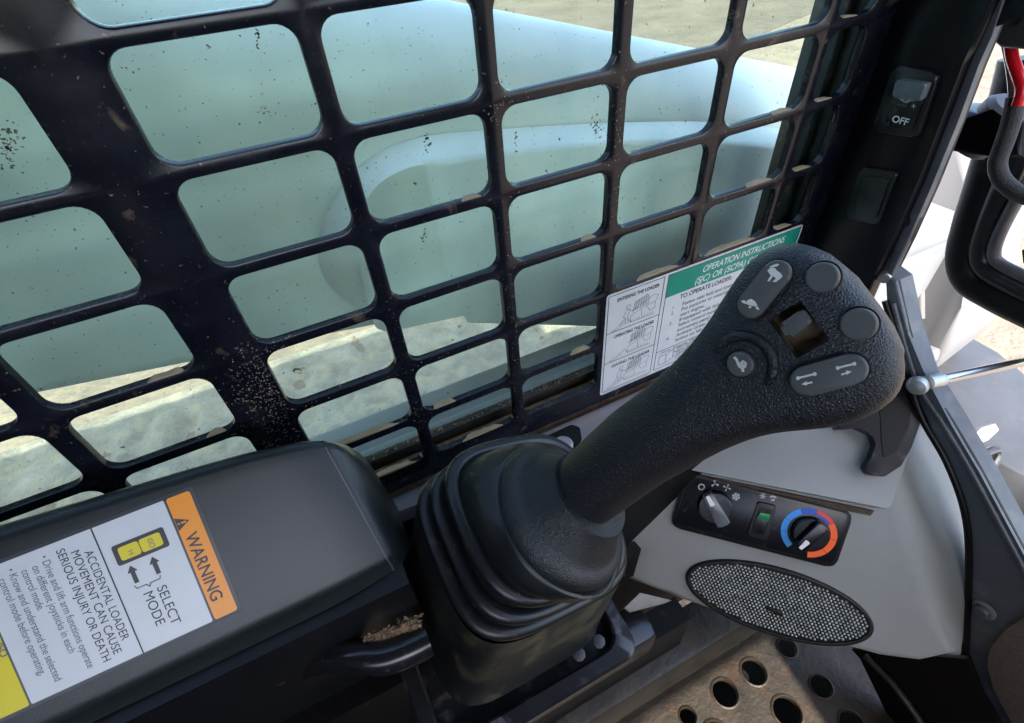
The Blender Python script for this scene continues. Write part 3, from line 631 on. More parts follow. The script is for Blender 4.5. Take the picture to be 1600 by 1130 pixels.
# ================================================================== JOYSTICK
joy = thing('joystick', 'black control joystick leaning forward with grey buttons and ribbed rubber boot', 'joystick', (.075, -.122, -.32))
JB = at(871, 810, dep=.285); JH = at(1270, 530, dep=.200)
JA = (JH-JB).normalized(); JN = (CAM-JH); JN = (JN-JA*JN.dot(JA)).normalized(); JT = JN.cross(JA).normalized()   # axis, face normal, sideways
FJ = Fr(JB, JA, JT) if JA.cross(JT).dot(JN) > 0 else Fr(JB, JA, JT*-1)
JT = FJ.e2
up_px = [(820, 772), (845, 748), (857, 739), (887, 712), (923, 677), (963, 640), (1006, 609), (1052, 570), (1084, 538), (1112, 503), (1130, 474), (1148, 446), (1169, 416), (1194, 393), (1218, 382), (1240, 379), (1268, 384), (1300, 398), (1325, 420), (1353, 450)]
lo_px = [(915, 845), (932, 828), (945, 818), (990, 787), (1040, 752), (1070, 736), (1112, 712), (1148, 694), (1183, 680), (1218, 671), (1254, 667), (1289, 665), (1325, 659), (1360, 647), (1388, 630), (1406, 612), (1415, 591), (1418, 566), (1413, 545), (1399, 513), (1378, 481), (1353, 450)]
UP = [FJ.px(*p) for p in up_px]; LO = [FJ.px(*p) for p in lo_px]
smax = max(UP[-1][0], max(p[0] for p in LO))
def interp(P, s):
    best = P[-1][1]
    for (s0, t0), (s1, t1) in zip(P, P[1:]):
        if s0 <= s <= s1: return t0+(t1-t0)*(s-s0)/max(1e-9, s1-s0)
    return P[0][1] if s < P[0][0] else best
UPm = [UP[0]]
for p in UP[1:]:
    if p[0] > UPm[-1][0]: UPm.append(p)
LOm = [LO[0]]
for p in LO[1:]:
    if p[0] > LOm[-1][0]: LOm.append(p)
tipm = max(UPm[-1][0], LOm[-1][0])+.0004
tt = (UPm[-1][1]+LOm[-1][1])/2
UPm.append((tipm, tt)); LOm.append((tipm, tt))
def sm(P, s, w=.004):
    return (interp(P, s-w)+2*interp(P, s)+interp(P, min(s+w, tipm)))/4 if s < tipm-.006 else interp(P, s)
def gsec(s):
    a, b = sm(UPm, s), sm(LOm, s); c = (a+b)/2; hw = abs(a-b)/2
    k = max(0, min(1, (s-.085)/.05)); k = k*k*(3-2*k)
    d = lerp(.0205, .0185, k)
    e = lerp(2.0, 3.3, k)
    end = max(0, min(1, (tipm-s)/.022)); d *= (1-(1-end)**2.6)**.5 if end < 1 else 1
    return c, hw, max(d, 1e-4), e
def gheight(s, t):
    c, hw, d, e = gsec(s); x = min(.999, abs(t-c)/max(hw, 1e-5)); return d*(1-x**e)**(1/e)
ss = [.014+i*(tipm-.014-.02)/46 for i in range(47)]+[tipm-.02*(1-math.sin(math.pi/2*i/14)) for i in range(1, 14)]+[tipm-.00005]
R = []
for s in ss:
    c, hw, d, e = gsec(s); ring = []
    for i in range(64):
        a = 2*math.pi*i/64; ca, sa = math.cos(a), math.sin(a)
        ring.append(FJ.p(s, c+hw*math.copysign(abs(ca)**(2/e), ca), d*math.copysign(abs(sa)**(2/e), sa)))
    R.append(ring)
grip = loft('grip', R, grip_m, joy, ang=60)
NS = FJ.n
# thumb wheel window cut into the head
wq = [FJ.px(u, v, .018) for u, v in ((1200, 500), (1251, 470), (1297, 531), (1246, 560))]
cut = prism('cut', [FJ.p(a, b, .03) for a, b in rpoly(wq, .0006, 2)], NS*-.021, None)
bpy.context.view_layer.update()
bool_diff(grip, [cut])
dm = M('recess_brown_grime', lin((112, 90, 62)), .7, var=.5, vscale=180, dust=(lin((150, 118, 75)), .55, .75, 160, .7), dust2=(lin((20, 18, 16)), .5, .7, 90, .8))
wqi = [(a*.998, b) for a, b in wq]; wc = (sum(p[0] for p in wq)/4, sum(p[1] for p in wq)/4)
wfl = [(wc[0]+(a-wc[0])*.97, wc[1]+(b-wc[1])*.97) for a, b in wq]
prism('wheel_well_floor', [FJ.p(a, b, .0105) for a, b in wfl], NS*-.0012, dm, joy)
bm = bmesh.new()
for i in range(4):
    (a0_, b0_), (a1_, b1_) = wfl[i], wfl[(i+1) % 4]
    bm.faces.new([bm.verts.new(FJ.p(*q)) for q in ((a0_, b0_, .0095), (a1_, b1_, .0095), (a1_, b1_, .0172), (a0_, b0_, .0172))])
finish('wheel_well_lining', bm, dm, joy, flat=True)
# paddle standing in the well
wl = [FJ.px(u, v, .017) for u, v in ((1218, 507), (1257, 481), (1272, 503), (1233, 531))]
prism('thumb_paddle', [FJ.p(a, b, .0195) for a, b in rpoly(wl, .0018, 4)], NS*-.009, btn_m, joy, .0014, seg=3)
# round buttons
def button(name, u, v, rpx, h, parent=joy, lbl=None):
    a, b = FJ.px(u, v, .0195); z0 = gheight(a, b); r = rpx
    o = lathe(name, FJ.p(a, b, z0-.003), NS, [(r*1.02, 0), (r, .003), (r, .003+h*.55), (r*.96, .003+h*.85), (r*.86, .003+h), (r*.4, .003+h*1.02), (.0001, .003+h*1.02)], btn_m, parent, 40)
    lathe('button_seat', FJ.p(a, b, z0-.0020), NS, [(r*1.12, 0), (r*1.12, .0021), (r*1.01, .0022)], gask_m, o, 36, cap0=False, cap1=False)
    if lbl: o['label'] = lbl
    return a, b, z0-.003+.003+h*1.02, o
button('round_button', 1283, 434, .0054, .0032, lbl='upper plain grey round button')
button('round_button', 1341, 508, .0056, .0032, lbl='lower plain grey round button')
ha, hb, hz, ho = button('horn_button', 1157, 569, .0050, .0026, lbl='small round grey button with a white horn symbol')
# direction of the photo's right and up on the grip face, for the symbols
def face_dirs(u, v, z):
    p0 = Vector(FJ.px(u, v, z)); pr = Vector(FJ.px(u+4, v, z)); pu = Vector(FJ.px(u, v-4, z)); return (pr-p0)/4, (pu-p0)/4, p0
def icon(name, u, v, z, polys, parent, flipy=True):
    """polys drawn in photo pixels around (u,v)"""
    return ink(name, FJ, [[FJ.px(u+x, v+y, z) for x, y in p] for p in polys], z+.0001, icon_ink, parent)
def pill(u0, v0, u1, v1, r, h, lbl):
    a0, b0 = FJ.px(u0, v0, .019); a1, b1 = FJ.px(u1, v1, .019); d = Vector((a1-a0, b1-b0)); L = d.length; d.normalize(); nn = Vector((-d.y, d.x))
    o2 = []
    for k in range(17):
        a = R_(90+180*k/16); o2.append(Vector((a0, b0))+(d*math.cos(a)+nn*math.sin(a))*r)
    for k in range(17):
        a = R_(-90+180*k/16); o2.append(Vector((a1, b1))+(d*math.cos(a)+nn*math.sin(a))*r)
    za, zb = gheight(a0, b0), gheight(a1, b1); z = min(za, zb); zt = max(za, zb)
    tilt = (zb-za)/L
    def zz(p, c): return za+tilt*(Vector(p)-Vector((a0, b0))).dot(d)+c
    pts = [FJ.p(p.x, p.y, zz(p, h)) for p in o2]
    bm = bmesh.new(); poly_prism(bm, pts, NS*-(h+.003), .0010, 3); ob = finish('rocker_button', bm, btn_m, joy, label=lbl)
    c2 = [Vector((a0+a1, b0+b1))/2+(p-Vector((a0+a1, b0+b1))/2)*1.0 for p in o2]
    m2 = Vector((a0+a1, b0+b1))/2
    rim = [p+(p-(Vector((a0, b0)) if (p-m2).dot(d) < 0 else Vector((a1, b1)))).normalized()*.0006 for p in o2]
    prism('button_seat', [FJ.p(p.x, p.y, zz(p, .0002)) for p in rim], NS*-.003, gask_m, ob)
    return zz, ob
zz, pb = pill(1213, 428, 1174, 477, .0050, .0030, 'speed rocker button with white rabbit and tortoise symbols')
z_ = gheight(*FJ.px(1210, 430, .019))+.0031
icon('rabbit_symbol', 1210, 427, z_, [[(-11, -4), (-6, -9), (1, -8), (4, -4), (10, 0), (13, 5), (9, 9), (3, 9), (-1, 5), (-6, 3)], [(-8, -10), (-1, -13), (4, -11), (-2, -9)], [(-2, -13), (5, -15), (8, -13), (3, -10)], [(-5, 3), (-2, 5), (-8, 13), (-11, 12)], [(3, 8), (9, 9), (2, 14), (-3, 13)]], pb)
z_ = gheight(*FJ.px(1174, 475, .019))+.0031
icon('tortoise_symbol', 1174, 474, z_, [[(-9, 0), (-6, -5), (0, -7), (6, -3), (10, 4), (7, 5), (-4, 3)], [(-16, -4), (-11, -5), (-7, -1), (-9, 1), (-14, -1)], [(-3, 4), (1, 5), (-1, 8), (-5, 7)], [(6, 6), (10, 5), (13, 10), (9, 10)]], pb)
zz, pb = pill(1261, 595, 1328, 577, .0054, .0030, 'long rocker button with two cylinder and arrow symbols')
for (u, v, sgn) in ((1260, 590, -1), (1322, 574, 1)):
    z_ = gheight(*FJ.px(u, v, .019))+.0031
    bar = [(-12, -1), (12, -7), (13, -4), (-11, 2)]
    arr = [(-8, 10), (0, 8), (0, 5), (9, 6.5), (1, 12), (1, 10), (-7, 13)] if sgn > 0 else [(9, 6), (1, 8), (1, 5.5), (-8, 10.5), (1, 12.5), (1, 10.5), (10, 8.5)]
    icon('cylinder_symbol', u, v, z_, [bar, [(-13+3.2*math.cos(k), 1+3.2*math.sin(k)) for k in (i*.7 for i in range(9))], [(13+3.2*math.cos(k), -5.5+3.2*math.sin(k)) for k in (i*.7 for i in range(9))], arr], pb)
hp = [(-9, -9), (-6, -6), (-4, -1), (-2, 4), (2, 7), (7, 5), (8, 0), (4, -3), (1, 0), (3, 3)]
lines('horn_symbol', FJ, [[FJ.px(1157+x, 568+y, hz) for x, y in hp], [FJ.px(1157+x, 568+y, hz) for x, y in ((3, 6), (4, 12))]], .0010, hz+.0001, icon_ink, ho)
# raised ridge curving round the horn button
ra = []
for k in range(29):
    an = R_(205+ (400-205)*k/28); u = 1160+49*math.cos(an)*1.0; v = 572+47*math.sin(an)
    a, b = FJ.px(u, v, .018); ra.append(FJ.p(a, b, gheight(a, b)-.0002))
tube('ridge', ra, [.0005]+[.0009+.0012*min(1, i/4, (28-i)/4) for i in range(1, 28)]+[.0005], grip_m, joy, 12)
ra2 = []
for k in range(29):
    an = R_(205+(400-205)*k/28); u = 1159+43*math.cos(an); v = 572+41*math.sin(an)
    a, b = FJ.px(u, v, .018); ra2.append(FJ.p(a, b, gheight(a, b)-.0004))
tube('dark_groove_line', ra2, [.0004]+[.0008]*27+[.0004], gask_m, joy, 8)  # dark tube standing for shade in the groove along the ridge

# collar disc
lathe('collar_disc', at(876, 804, dep=.2835), JA, [(.020, -.03), (.0395, -.02), (.0405, -.004), (.0412, .0), (.0408, .003), (.0392, .0058), (.0370, .0075), (.0352, .0078), (.0338, .0086), (.0318, .0112), (.0296, .0145), (.0272, .0185), (.0252, .0225), (.0240, .025), (.010, .025)], disc_m, joy, 64, ang=60)
# boot: stations from the base plate up to the collar
B0 = at(773, 915, dep=.362); N0 = Vector((.05, -.20, .97)).normalized()
def lerps(a, b, t): return [x+(y-x)*t for x, y in zip(a, b)]
def bring(q):
    """one closed rubber section: pixel direction and distance of its centre, tilt, half size, squareness, near and far stretch"""
    u, v, dep, tn, half, e, fy, fyp = q
    c = at(u, v, dep=dep); n = N0.lerp(JA, tn).normalized(); X = (Vector((1, 0, 0))-n*n.x).normalized(); Y = n.cross(X); out = []
    for i in range(80):
        a = 2*math.pi*i/80; ca, sa = math.cos(a), math.sin(a); rr = (abs(ca)**e+abs(sa)**e)**(-1/e)*half
        out.append(c+X*(rr*ca)+Y*(rr*sa*(fyp if sa > 0 else fy)))
    return out, c, n
Qb = (773.6, 893, .362, 0, .0585, 5, 1.15, .75); Ql = (817, 815, .320, .45, .0606, 4.2, .965, .80); Qm = (828.7, 804, .312, .60, .0580, 3.9, .940, .80); Qt = (838, 790, .304, .75, .0541, 3.4, .955, .84)
Qc = (874, 806, .287, 1.0, .0452, 2.0, 1, 1)
sk = [lerps(Qb, Ql, t) for t in (-.08, 0, .2, .4, .6, .8, .97)]
for i, q in enumerate(sk): q[4] -= .0012*math.sin(math.pi*i/6)
loft('boot_skirt', [bring(q)[0] for q in sk], rubber, joy, ang=60, cap1=False)
def fold(q, r):
    q = list(q); q[4] -= r; P_, c, n = bring(q); R2 = []
    for p in P_:
        o = (p-c); o = (o-n*o.dot(n)).normalized(); R2.append([p+o*(r*math.cos(2*math.pi*k/14))*1.1+n*(r*.9*math.sin(2*math.pi*k/14)) for k in range(14)])
    R2.append(R2[0]); loft('boot_fold', R2, rubber_cl, joy, cap0=False, cap1=False, ang=80)
def shr(q, d, **k): q = list(q); q[4] -= d; return q
nk = [shr(Ql, .005), shr(Ql, .0062), shr(lerps(Ql, Qm, .5), .0085), shr(Qm, .006), shr(lerps(Qm, Qt, .5), .0085), shr(Qt, .006), shr(lerps(Qt, Qc, .25), .0042), shr(lerps(Qt, Qc, .45), .0020), shr(lerps(Qt, Qc, .75), -.0004), shr(Qc, .0002), shr(lerps(Qt, Qc, 1.06), .0), shr(lerps(Qt, Qc, 1.1), .0006), shr(lerps(Qt, Qc, 1.1), .0022), shr(Qc, .0035)]
loft('boot_neck', [bring(q)[0] for q in nk], rubber_cl, joy, cap0=False, ang=50)
fold(Ql, .0043); fold(Qm, .0040); fold(Qt, .0042)
# base plate
FB = Fr(B0, Vector((1, 0, 0))-N0*N0.x, N0.cross(Vector((1, 0, 0))-N0*N0.x))
jb = thing('joystick_base_plate', 'worn black frame plate under the joystick boot', 'base plate', tuple(B0))
bm = bmesh.new()
lv = [[FB.p(a, b, c) for a, b in rrect(x0, y0, x1, y1, r, 5)] for (x0, y0, x1, y1, r, c) in ((-.077, -.080, .075, .06, .012, -.045), (-.077, -.080, .075, .06, .012, -.014), (-.075, -.078, .073, .058, .011, -.012), (-.067, -.070, .066, .052, .014, -.012), (-.0655, -.0685, .0645, .05, .013, -.0135), (-.0655, -.0685, .0645, .05, .013, -.028))]
rings(bm, lv); finish('frame', bm, M('worn_black_plate', (.009, .009, .0105), .32, var=.3, vscale=40, dust=(lin((150, 145, 150)), .56, .75, 45, .45)), jb, ang=40)
for (u, v) in ((936, 1002), (905, 1022), (708, 1078)):
    a, b = FB.px(u, v, -.010); lathe('clip', FB.p(a, b, -.012), N0, [(.0045, 0), (.0045, .0015), (.0035, .002), (.0001, .002)], M('pale_clip', (.03, .03, .031), .5, var=.3, vscale=100), jb, 8)

# ================================================================== FRONT CONSOLE (grey) WITH CLIMATE PANEL AND SPEAKER
ti = R_(38); HN = Vector((-.7071*math.cos(ti), -.7071*math.cos(ti), math.sin(ti)))
HQ = at(1195, 815, dep=.49); H1 = Vector((1, -1, 0)).normalized(); H2 = HN.cross(H1)
FH = Fr(HQ, H1, H2)
fc = thing('front_console', 'light grey moulded front console holding the climate panel and speaker', 'console', tuple(HQ-Vector((0, 0, .1))))
def hp_(u, v, c=0.0): return FH.pp(u, v, c)
# main face: left facet, crease, right facet that turns away
left = [(930, 815), (1000, 735), (1100, 690), (1280, 690), (1391, 760), (1443, 939), (1494, 1024), (1440, 1036), (1378, 1028), (1290, 1004), (1200, 983), (1120, 958), (1062, 938), (960, 898)]
bm = bmesh.new()
F0 = [hp_(u, v) for u, v in left]
rgt = [(1391, 760, 0), (1440, 648, -.03), (1482, 722, -.027), (1509, 800, -.024), (1515, 880, -.020), (1510, 1000, -.012), (1503, 1030, -.010), (1494, 1024, 0), (1443, 939, 0)]
G0 = [hp_(u, v, c) for u, v, c in rgt]
vA = [bm.verts.new(p) for p in F0]; fA = bm.faces.new(vA)
vB = [bm.verts.new(p) for p in G0]; fB = bm.faces.new(vB)
bmesh.ops.remove_doubles(bm, verts=bm.verts, dist=1e-5)
bmesh.ops.recalc_face_normals(bm, faces=bm.faces)
ex = bmesh.ops.extrude_face_region(bm, geom=bm.faces[:])
mv = [g_ for g_ in ex['geom'] if isinstance(g_, bmesh.types.BMVert)]
for v in mv: v.co += HN*-.035
# bevel the visible rim and the crease
bmesh.ops.recalc_face_normals(bm, faces=bm.faces)
rim = [e for e in bm.edges if all(v not in mv for v in e.verts)]
bmesh.ops.bevel(bm, geom=rim, offset=.007, segments=4, affect='EDGES', profile=.5, clamp_overlap=True)
finish('console_face', bm, gry_m, fc, ang=30)
# upper block overhanging the climate panel
UBN = Vector((-.38, -.42, .82)).normalized()
lipL = hp_(1062, 731, .019); lipR = hp_(1390, 796, .019)
UQ = (lipL+lipR)/2; e_ = (lipR-lipL).normalized(); UBN = (UBN-e_*UBN.dot(e_)).normalized()
FU = Fr(UQ, e_, UBN.cross(e_))
ub = [FU.px(u, v) for u, v in ((1062, 731), (1390, 796), (1414, 728), (1440, 655), (1418, 575), (1330, 560), (1200, 590), (1060, 655), (1010, 700))]
prism('upper_block', [FU.p(a, b) for a, b in rpoly(ub, .003, 3)], UBN*-.019, gry_m, fc, .0022, seg=3)
# dirty strip under the lip, with the lip's shadow put into its brown
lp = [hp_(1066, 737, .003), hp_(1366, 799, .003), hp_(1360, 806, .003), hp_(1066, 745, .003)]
prism('lip_shadow_strip', lp, HN*-.004, M('grimy_shadow_strip', lin((75, 62, 50)), .8, var=.4, vscale=150), fc)
# pocket beside the boot, its shade laid on as a thin dark sheet
sl_ = [hp_(u, v, .0005) for u, v in ((972, 846), (992, 846), (1002, 858), (990, 900), (978, 905))]
prism('dark_slot_patch', sl_, HN*-.001, gask_m, fc)
pl_ = [hp_(u, v, .0012) for u, v in ((1003, 870), (1060, 888), (1068, 934), (990, 906))]
# black cup-holder like bracket hooked over the console
cup = thing('black_bracket', 'black curved plastic bracket hooked over the grey console behind the joystick head', 'bracket', tuple(at(1400, 690, dep=.46)))
cpx = [(1300, 672), (1340, 668), (1362, 678), (1369, 695), (1362, 715), (1352, 730), (1358, 741), (1382, 745), (1408, 728), (1424, 700), (1437, 664), (1436, 632), (1428, 600), (1410, 590), (1380, 620)]
cp = [FU.px(u, v, .012) for u, v in cpx]
prism('bracket_body', [FU.p(a, b, .012) for a, b in rpoly(cp, .004, 4)], FU.n*-.022, M('satin_black', (.008, .008, .010), .33, var=.25, vscale=50, dust=(DUSTG, .58, .8, 80, .35)), cup, .0045, seg=4)
ci = [FU.px(u, v, .0125) for u, v in ((1375, 640), (1415, 615), (1424, 640), (1420, 668), (1400, 705), (1380, 718), (1378, 690))]
prism('dark_hollow_patch', [FU.p(a, b, .0126) for a, b in rpoly(ci, .004, 4)], FU.n*-.002, gask_m, cup)  # hollow drawn as a dark sheet in place of its shade

# ------------------------------------------------------------------ climate panel
cl = thing('climate_panel', 'black climate control panel with two knobs, rocker and blue-red dial', 'control panel', tuple(HQ))
bz = [FH.px(u, v, .003) for u, v in ((1070, 737), (1335, 801), (1305, 889), (1047, 823))]
plate('bezel_rim', FH, rpoly(bz[::-1], .009, 6), -.001, .0030, gask_m, cl, .0012)
bz2 = [FH.px(u, v, .0045) for u, v in ((1076, 742), (1330, 803), (1302, 883), (1053, 819))]
plate('bezel', FH, rpoly(bz2[::-1], .008, 6), .002, .0045, hv_m, cl, .0006)
def knob(u, v, r, pu, pv, mat2):
    a, b = FH.px(u, v, .008); o = lathe('knob', FH.p(a, b, .0045), HN, [(r*1.02, 0), (r, .001), (r*.97, .0055), (r*.90, .0065), (r*.3, .0066), (.0001, .0066)], knob_m, cl, 40)
    pa, pb = FH.px(pu, pv, .012); d = Vector((pa-a, pb-b)).normalized(); n = Vector((-d.y, d.x))
    bar = [Vector((a, b))+d*x+n*y for x, y in ((r*1.02, r*.26), (r*1.02, -r*.26), (r*.7, -r*.36), (-r*.95, -r*.40), (-r*1.05, -r*.2), (-r*1.05, r*.2), (-r*.95, r*.40), (r*.7, r*.36))]
    prism('knob_bar', [FH.p(p.x, p.y, .0175) for p in bar], HN*-.0115, mat2, o, .0014, seg=3)
    pt = [Vector((a, b))+d*x+n*y for x, y in ((r*.98, r*.10), (r*.98, -r*.10), (r*.36, -r*.15), (r*.30, 0), (r*.36, r*.15))]
    ink('pointer', FH, [[(p.x, p.y) for p in pt]], .0178, M('pointer_white', (.72, .72, .68), .4), o); return a, b
ka_, kb_ = knob(1117, 793, .0158, 1099, 762, clear_k)
a, b = FH.px(1265, 835, .008); RO = .0232; RI = .0178
def seg(t0, t1, ro, ri, m, nm='dial_segment'):
    o = [(a+ro*math.cos(R_(t0+(t1-t0)*k/12)), b+ro*math.sin(R_(t0+(t1-t0)*k/12))) for k in range(13)]
    i = [(a+ri*math.cos(R_(t1+(t0-t1)*k/12)), b+ri*math.sin(R_(t1+(t0-t1)*k/12))) for k in range(13)]
    ink(nm, FH, [o+i], .00475, m, cl)
seg(232, 192, RO, RI, blue1); seg(191, 158, RO, RI, blue1); seg(157, 118, RO, RI, blue1); seg(117, 84, RO, RI, blue2)
seg(83, 40, RO+.0002, RI+.0022, red1); seg(83, 40, RI+.002, RI, blue2); seg(39, -2, RO, RI, red2); seg(-3, -40, RO, RI, red2); seg(-41, -82, RO, RI, red2)
knob(1265, 834, .0150, 1243, 858, knob_m)
# rocker switch in the middle
rb_ = [FH.px(u, v, .006) for u, v in ((1184, 784), (1213, 790), (1199, 844), (1168, 836))]
plate('rocker_bezel', FH, rpoly(rb_[::-1], .002), .004, .0070, blackpl, cl, .001)
rr_ = [FH.px(u, v, .007) for u, v in ((1187, 792), (1207, 797), (1194, 838), (1175, 832))]
plate('rocker_well', FH, rpoly(rr_[::-1], .0012), .004, .0072, gask_m, cl, 0)
rr2 = [FH.px(u, v, .008) for u, v in ((1184, 803), (1203, 808), (1194, 837), (1176, 832))]
plate('rocker', FH, rpoly(rr2[::-1], .0012), .004, .0082, knob_m, cl, .0008)
rr3 = [FH.px(u, v, .009) for u, v in ((1187, 801), (1204, 804), (1201, 814), (1185, 811))]
plate('green_indicator', FH, rpoly(rr3[::-1], .0008), .004, .0094, green_l, cl, .0006)
SY = M('panel_symbol_ink', (.42, .40, .42), .5)
def sym(nm, u, v, polys): ink(nm, FH, [[FH.px(u+x, v+y, .0046) for x, y in p] for p in polys], .00475, SY, cl)
ringp = []
for k in range(16):
    t0, t1 = 2*math.pi*k/16, 2*math.pi*(k+1)/16; ringp.append([(5.5*math.cos(t0), 5.2*math.sin(t0)), (5.5*math.cos(t1), 5.2*math.sin(t1)), (3.6*math.cos(t1), 3.4*math.sin(t1)), (3.6*math.cos(t0), 3.4*math.sin(t0))])
sym('off_symbol', 1096, 761, ringp)
def fan(n, w_): return [[(0, 0)]+[(6.2*math.cos(2*math.pi*(k+f)/n+.4), 5.8*math.sin(2*math.pi*(k+f)/n+.4)) for f in (-w_, -w_/2, 0, w_/2, w_)] for k in range(n)]
sym('low_fan_symbol', 1117, 756, fan(3, .16)); sym('medium_fan_symbol', 1136, 762, fan(4, .17)); sym('high_fan_symbol', 1150, 776, fan(6, .36))
sym('snow_symbol', 1192, 775, [[(5*math.cos(t)-.8*math.sin(t), 5*math.sin(t)+.8*math.cos(t)), (5*math.cos(t)+.8*math.sin(t), 5*math.sin(t)-.8*math.cos(t)), (-5*math.cos(t)+.8*math.sin(t), -5*math.sin(t)-.8*math.cos(t)), (-5*math.cos(t)-.8*math.sin(t), -5*math.sin(t)+.8*math.cos(t))] for t in (0.2, 1.25, 2.3)])
sym('defrost_symbol', 1208, 779, [[(-6, -3), (-2, -5), (3, -4), (6, -1), (4, 0), (0, -2), (-4, -1)], [(-4, 1), (3, 0), (2, 4), (-2, 4)]])

# ------------------------------------------------------------------ oval speaker grille
sp = thing('speaker_grille', 'oval black speaker grille with pale dotted mesh below the climate panel', 'speaker', tuple(hp_(1212, 938)))
c0 = Vector(FH.px(1211, 939)); p1_ = Vector(FH.px(1067, 896)); p2_ = Vector(FH.px(1356, 982)); ax = (p2_-p1_)/2; A_ = ax.length; ax.normalize(); ay = Vector((-ax.y, ax.x))
q1 = Vector(FH.px(1228, 889)); q2 = Vector(FH.px(1193, 987)); B_ = abs((q1-q2).dot(ay))/2
def el(k, s, ex_=0): t = 2*math.pi*k/64; p = c0+ax*((A_*s+ex_)*math.cos(t))+ay*((B_*s+ex_)*math.sin(t)); return (p.x, p.y)
bm = bmesh.new()
rings(bm, [[FH.p(*el(k, 1, e), c) for k in range(64)] for e, c in ((.0006, -.001), (.0004, .0024), (-.0012, .0034), (-.0030, .0030), (-.0036, .0010))], cap0=False, cap1=False)
finish('rim', bm, gask_m, sp, ang=60)
prism('backing', [FH.p(*el(k, 1, -.0034), .0011) for k in range(64)], HN*-.002, gask_m, sp)
bm = bmesh.new(); st_ = .0034
for i in range(-40, 41):
    for j in range(-24, 25):
        x = i*st_+(j % 2)*st_/2; y_ = j*st_*.80
        if (x/(A_-.0046))**2+(y_/(B_-.0046))**2 > 1: continue
        p = c0+ax*x+ay*y_; r = .00112*random.uniform(.85, 1.1); hh = .0013
        base = [bm.verts.new(FH.p(p.x+r*math.cos(k*math.pi/3), p.y+r*math.sin(k*math.pi/3), .0012)) for k in range(6)]
        top = [bm.verts.new(FH.p(p.x+r*.62*math.cos(k*math.pi/3), p.y+r*.62*math.sin(k*math.pi/3), .0012+hh*.85)) for k in range(6)]
        for k in range(6): bm.faces.new((base[k], base[(k+1) % 6], top[(k+1) % 6], top[k]))
        bm.faces.new(top)
finish('grille_dots', bm, grille_w, sp, kind='stuff', ang=70)
em = FH.px(1210, 953); plate('badge', FH, [(em[0]-.008, em[1]+.0035), (em[0]-.007, em[1]-.001), (em[0]+.008, em[1]-.0035), (em[0]+.007, em[1]+.001)], .001, .0032, gask_m, sp, .0006)

# ================================================================== FOOTWELL
fl = thing('perforated_floor_plate', 'rusty worn steel footwell plate with large round holes', 'floor plate', (.35, -.3, -.70))
o = prism('plate_sheet', [Vector(p) for p in ((-.1, -.158, -.69), (.62, -.158, -.69), (.62, -.85, -.69), (-.1, -.85, -.69))], (0, 0, -.004), rust_m, fl)
hl = [((1178, 1050), .0145), ((1133, 1083), .0145), ((1230, 1112), .0155), ((1075, 1120), .0095), ((1283, 1073), .012), ((1230, 1013), .011), ((1120, 1150), .0145), ((1330, 1130), .012)]
bpy.context.view_layer.update(); cuts = []
bm = bmesh.new()
for (p, r) in hl:
    c = at(*p, z=-.69); rings(bm, lathe_rings(c, (0, 0, 1), [(r, -.03), (r, .03)], 24))
cuts.append(finish('cut', bm, None)); bool_diff(o, cuts)
for (p, r) in hl:
    c = at(*p, z=-.69); lathe('hole_rim', c, (0, 0, 1), [(r*1.22, -.001), (r*1.18, .0008), (r*1.05, .0016), (r*.99, .0004), (r*.98, -.006)], rust_m, fl, 28, cap0=False, cap1=False)
box('under_floor_pan', (-.1, -.85, -.80), (.62, -.158, -.77), darkvoid, fl)
rl_ = thing('side_rail', 'black steel rail running forward beside the joystick boot above the floor', 'rail', (.2, -.14, -.5))
def rail(name, y0, y1, z0, z1, mat, bev, x0=-.3, x1=.47): return box(name, (x0, y0, z0), (x1, y1, z1), mat, rl_, bevel=bev)
rail('upper_rail', -.158, -.122, -.490, -.449, M('black_rail_paint', (.008, .008, .010), .26, var=.25, vscale=30), .012, x1=.205)
rail('rail_web', -.150, -.126, -.56, -.4905, darkvoid, .0, x1=.25)
rail('lower_channel', -.166, -.120, -.640, -.561, dirtysteel, .006)
rail('rail_foot', -.1575, -.13, -.6895, -.641, darkvoid, 0)
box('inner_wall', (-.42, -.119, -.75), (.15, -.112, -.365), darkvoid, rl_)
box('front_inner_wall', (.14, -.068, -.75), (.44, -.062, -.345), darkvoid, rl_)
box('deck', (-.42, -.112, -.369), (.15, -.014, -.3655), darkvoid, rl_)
hb_ = thing('sunlit_ledge_strip', 'metal ledge strip between the boot and the grey console, sunlight painted in its pale colour', 'strip', tuple(at(1010, 935, dep=.44)))
stp = [at(u, v, dep=.452) for u, v in ((975, 950), (1000, 926), (1050, 938), (1038, 943), (985, 957))]  # pale colour stands for sun falling on the ledge
prism('strip_plate', stp, (.0, .001, -.003), M('sunlit_pale_metal', (.20, .19, .17), .5, var=.15, vscale=60), hb_, .0008)
# dark front wall of the footwell and its edge strip
fw = thing('footwell_front_panel', 'black lower front panel beneath the grey console', 'panel', (.46, -.32, -.65))
pn = [at(u, v, x=.455) for u, v in ((1330, 1015), (1510, 1030), (1534, 1090), (1600, 1200), (1440, 1230), (1345, 1030))]
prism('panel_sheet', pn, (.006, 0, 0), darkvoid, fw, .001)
tube('panel_edge', [at(u, v, x=.452) for u, v in ((1352, 1024), (1395, 1068), (1430, 1115), (1460, 1165))], .0035, M('edge_metal', (.035, .034, .032), .45, var=.3, vscale=60), fw, 10)

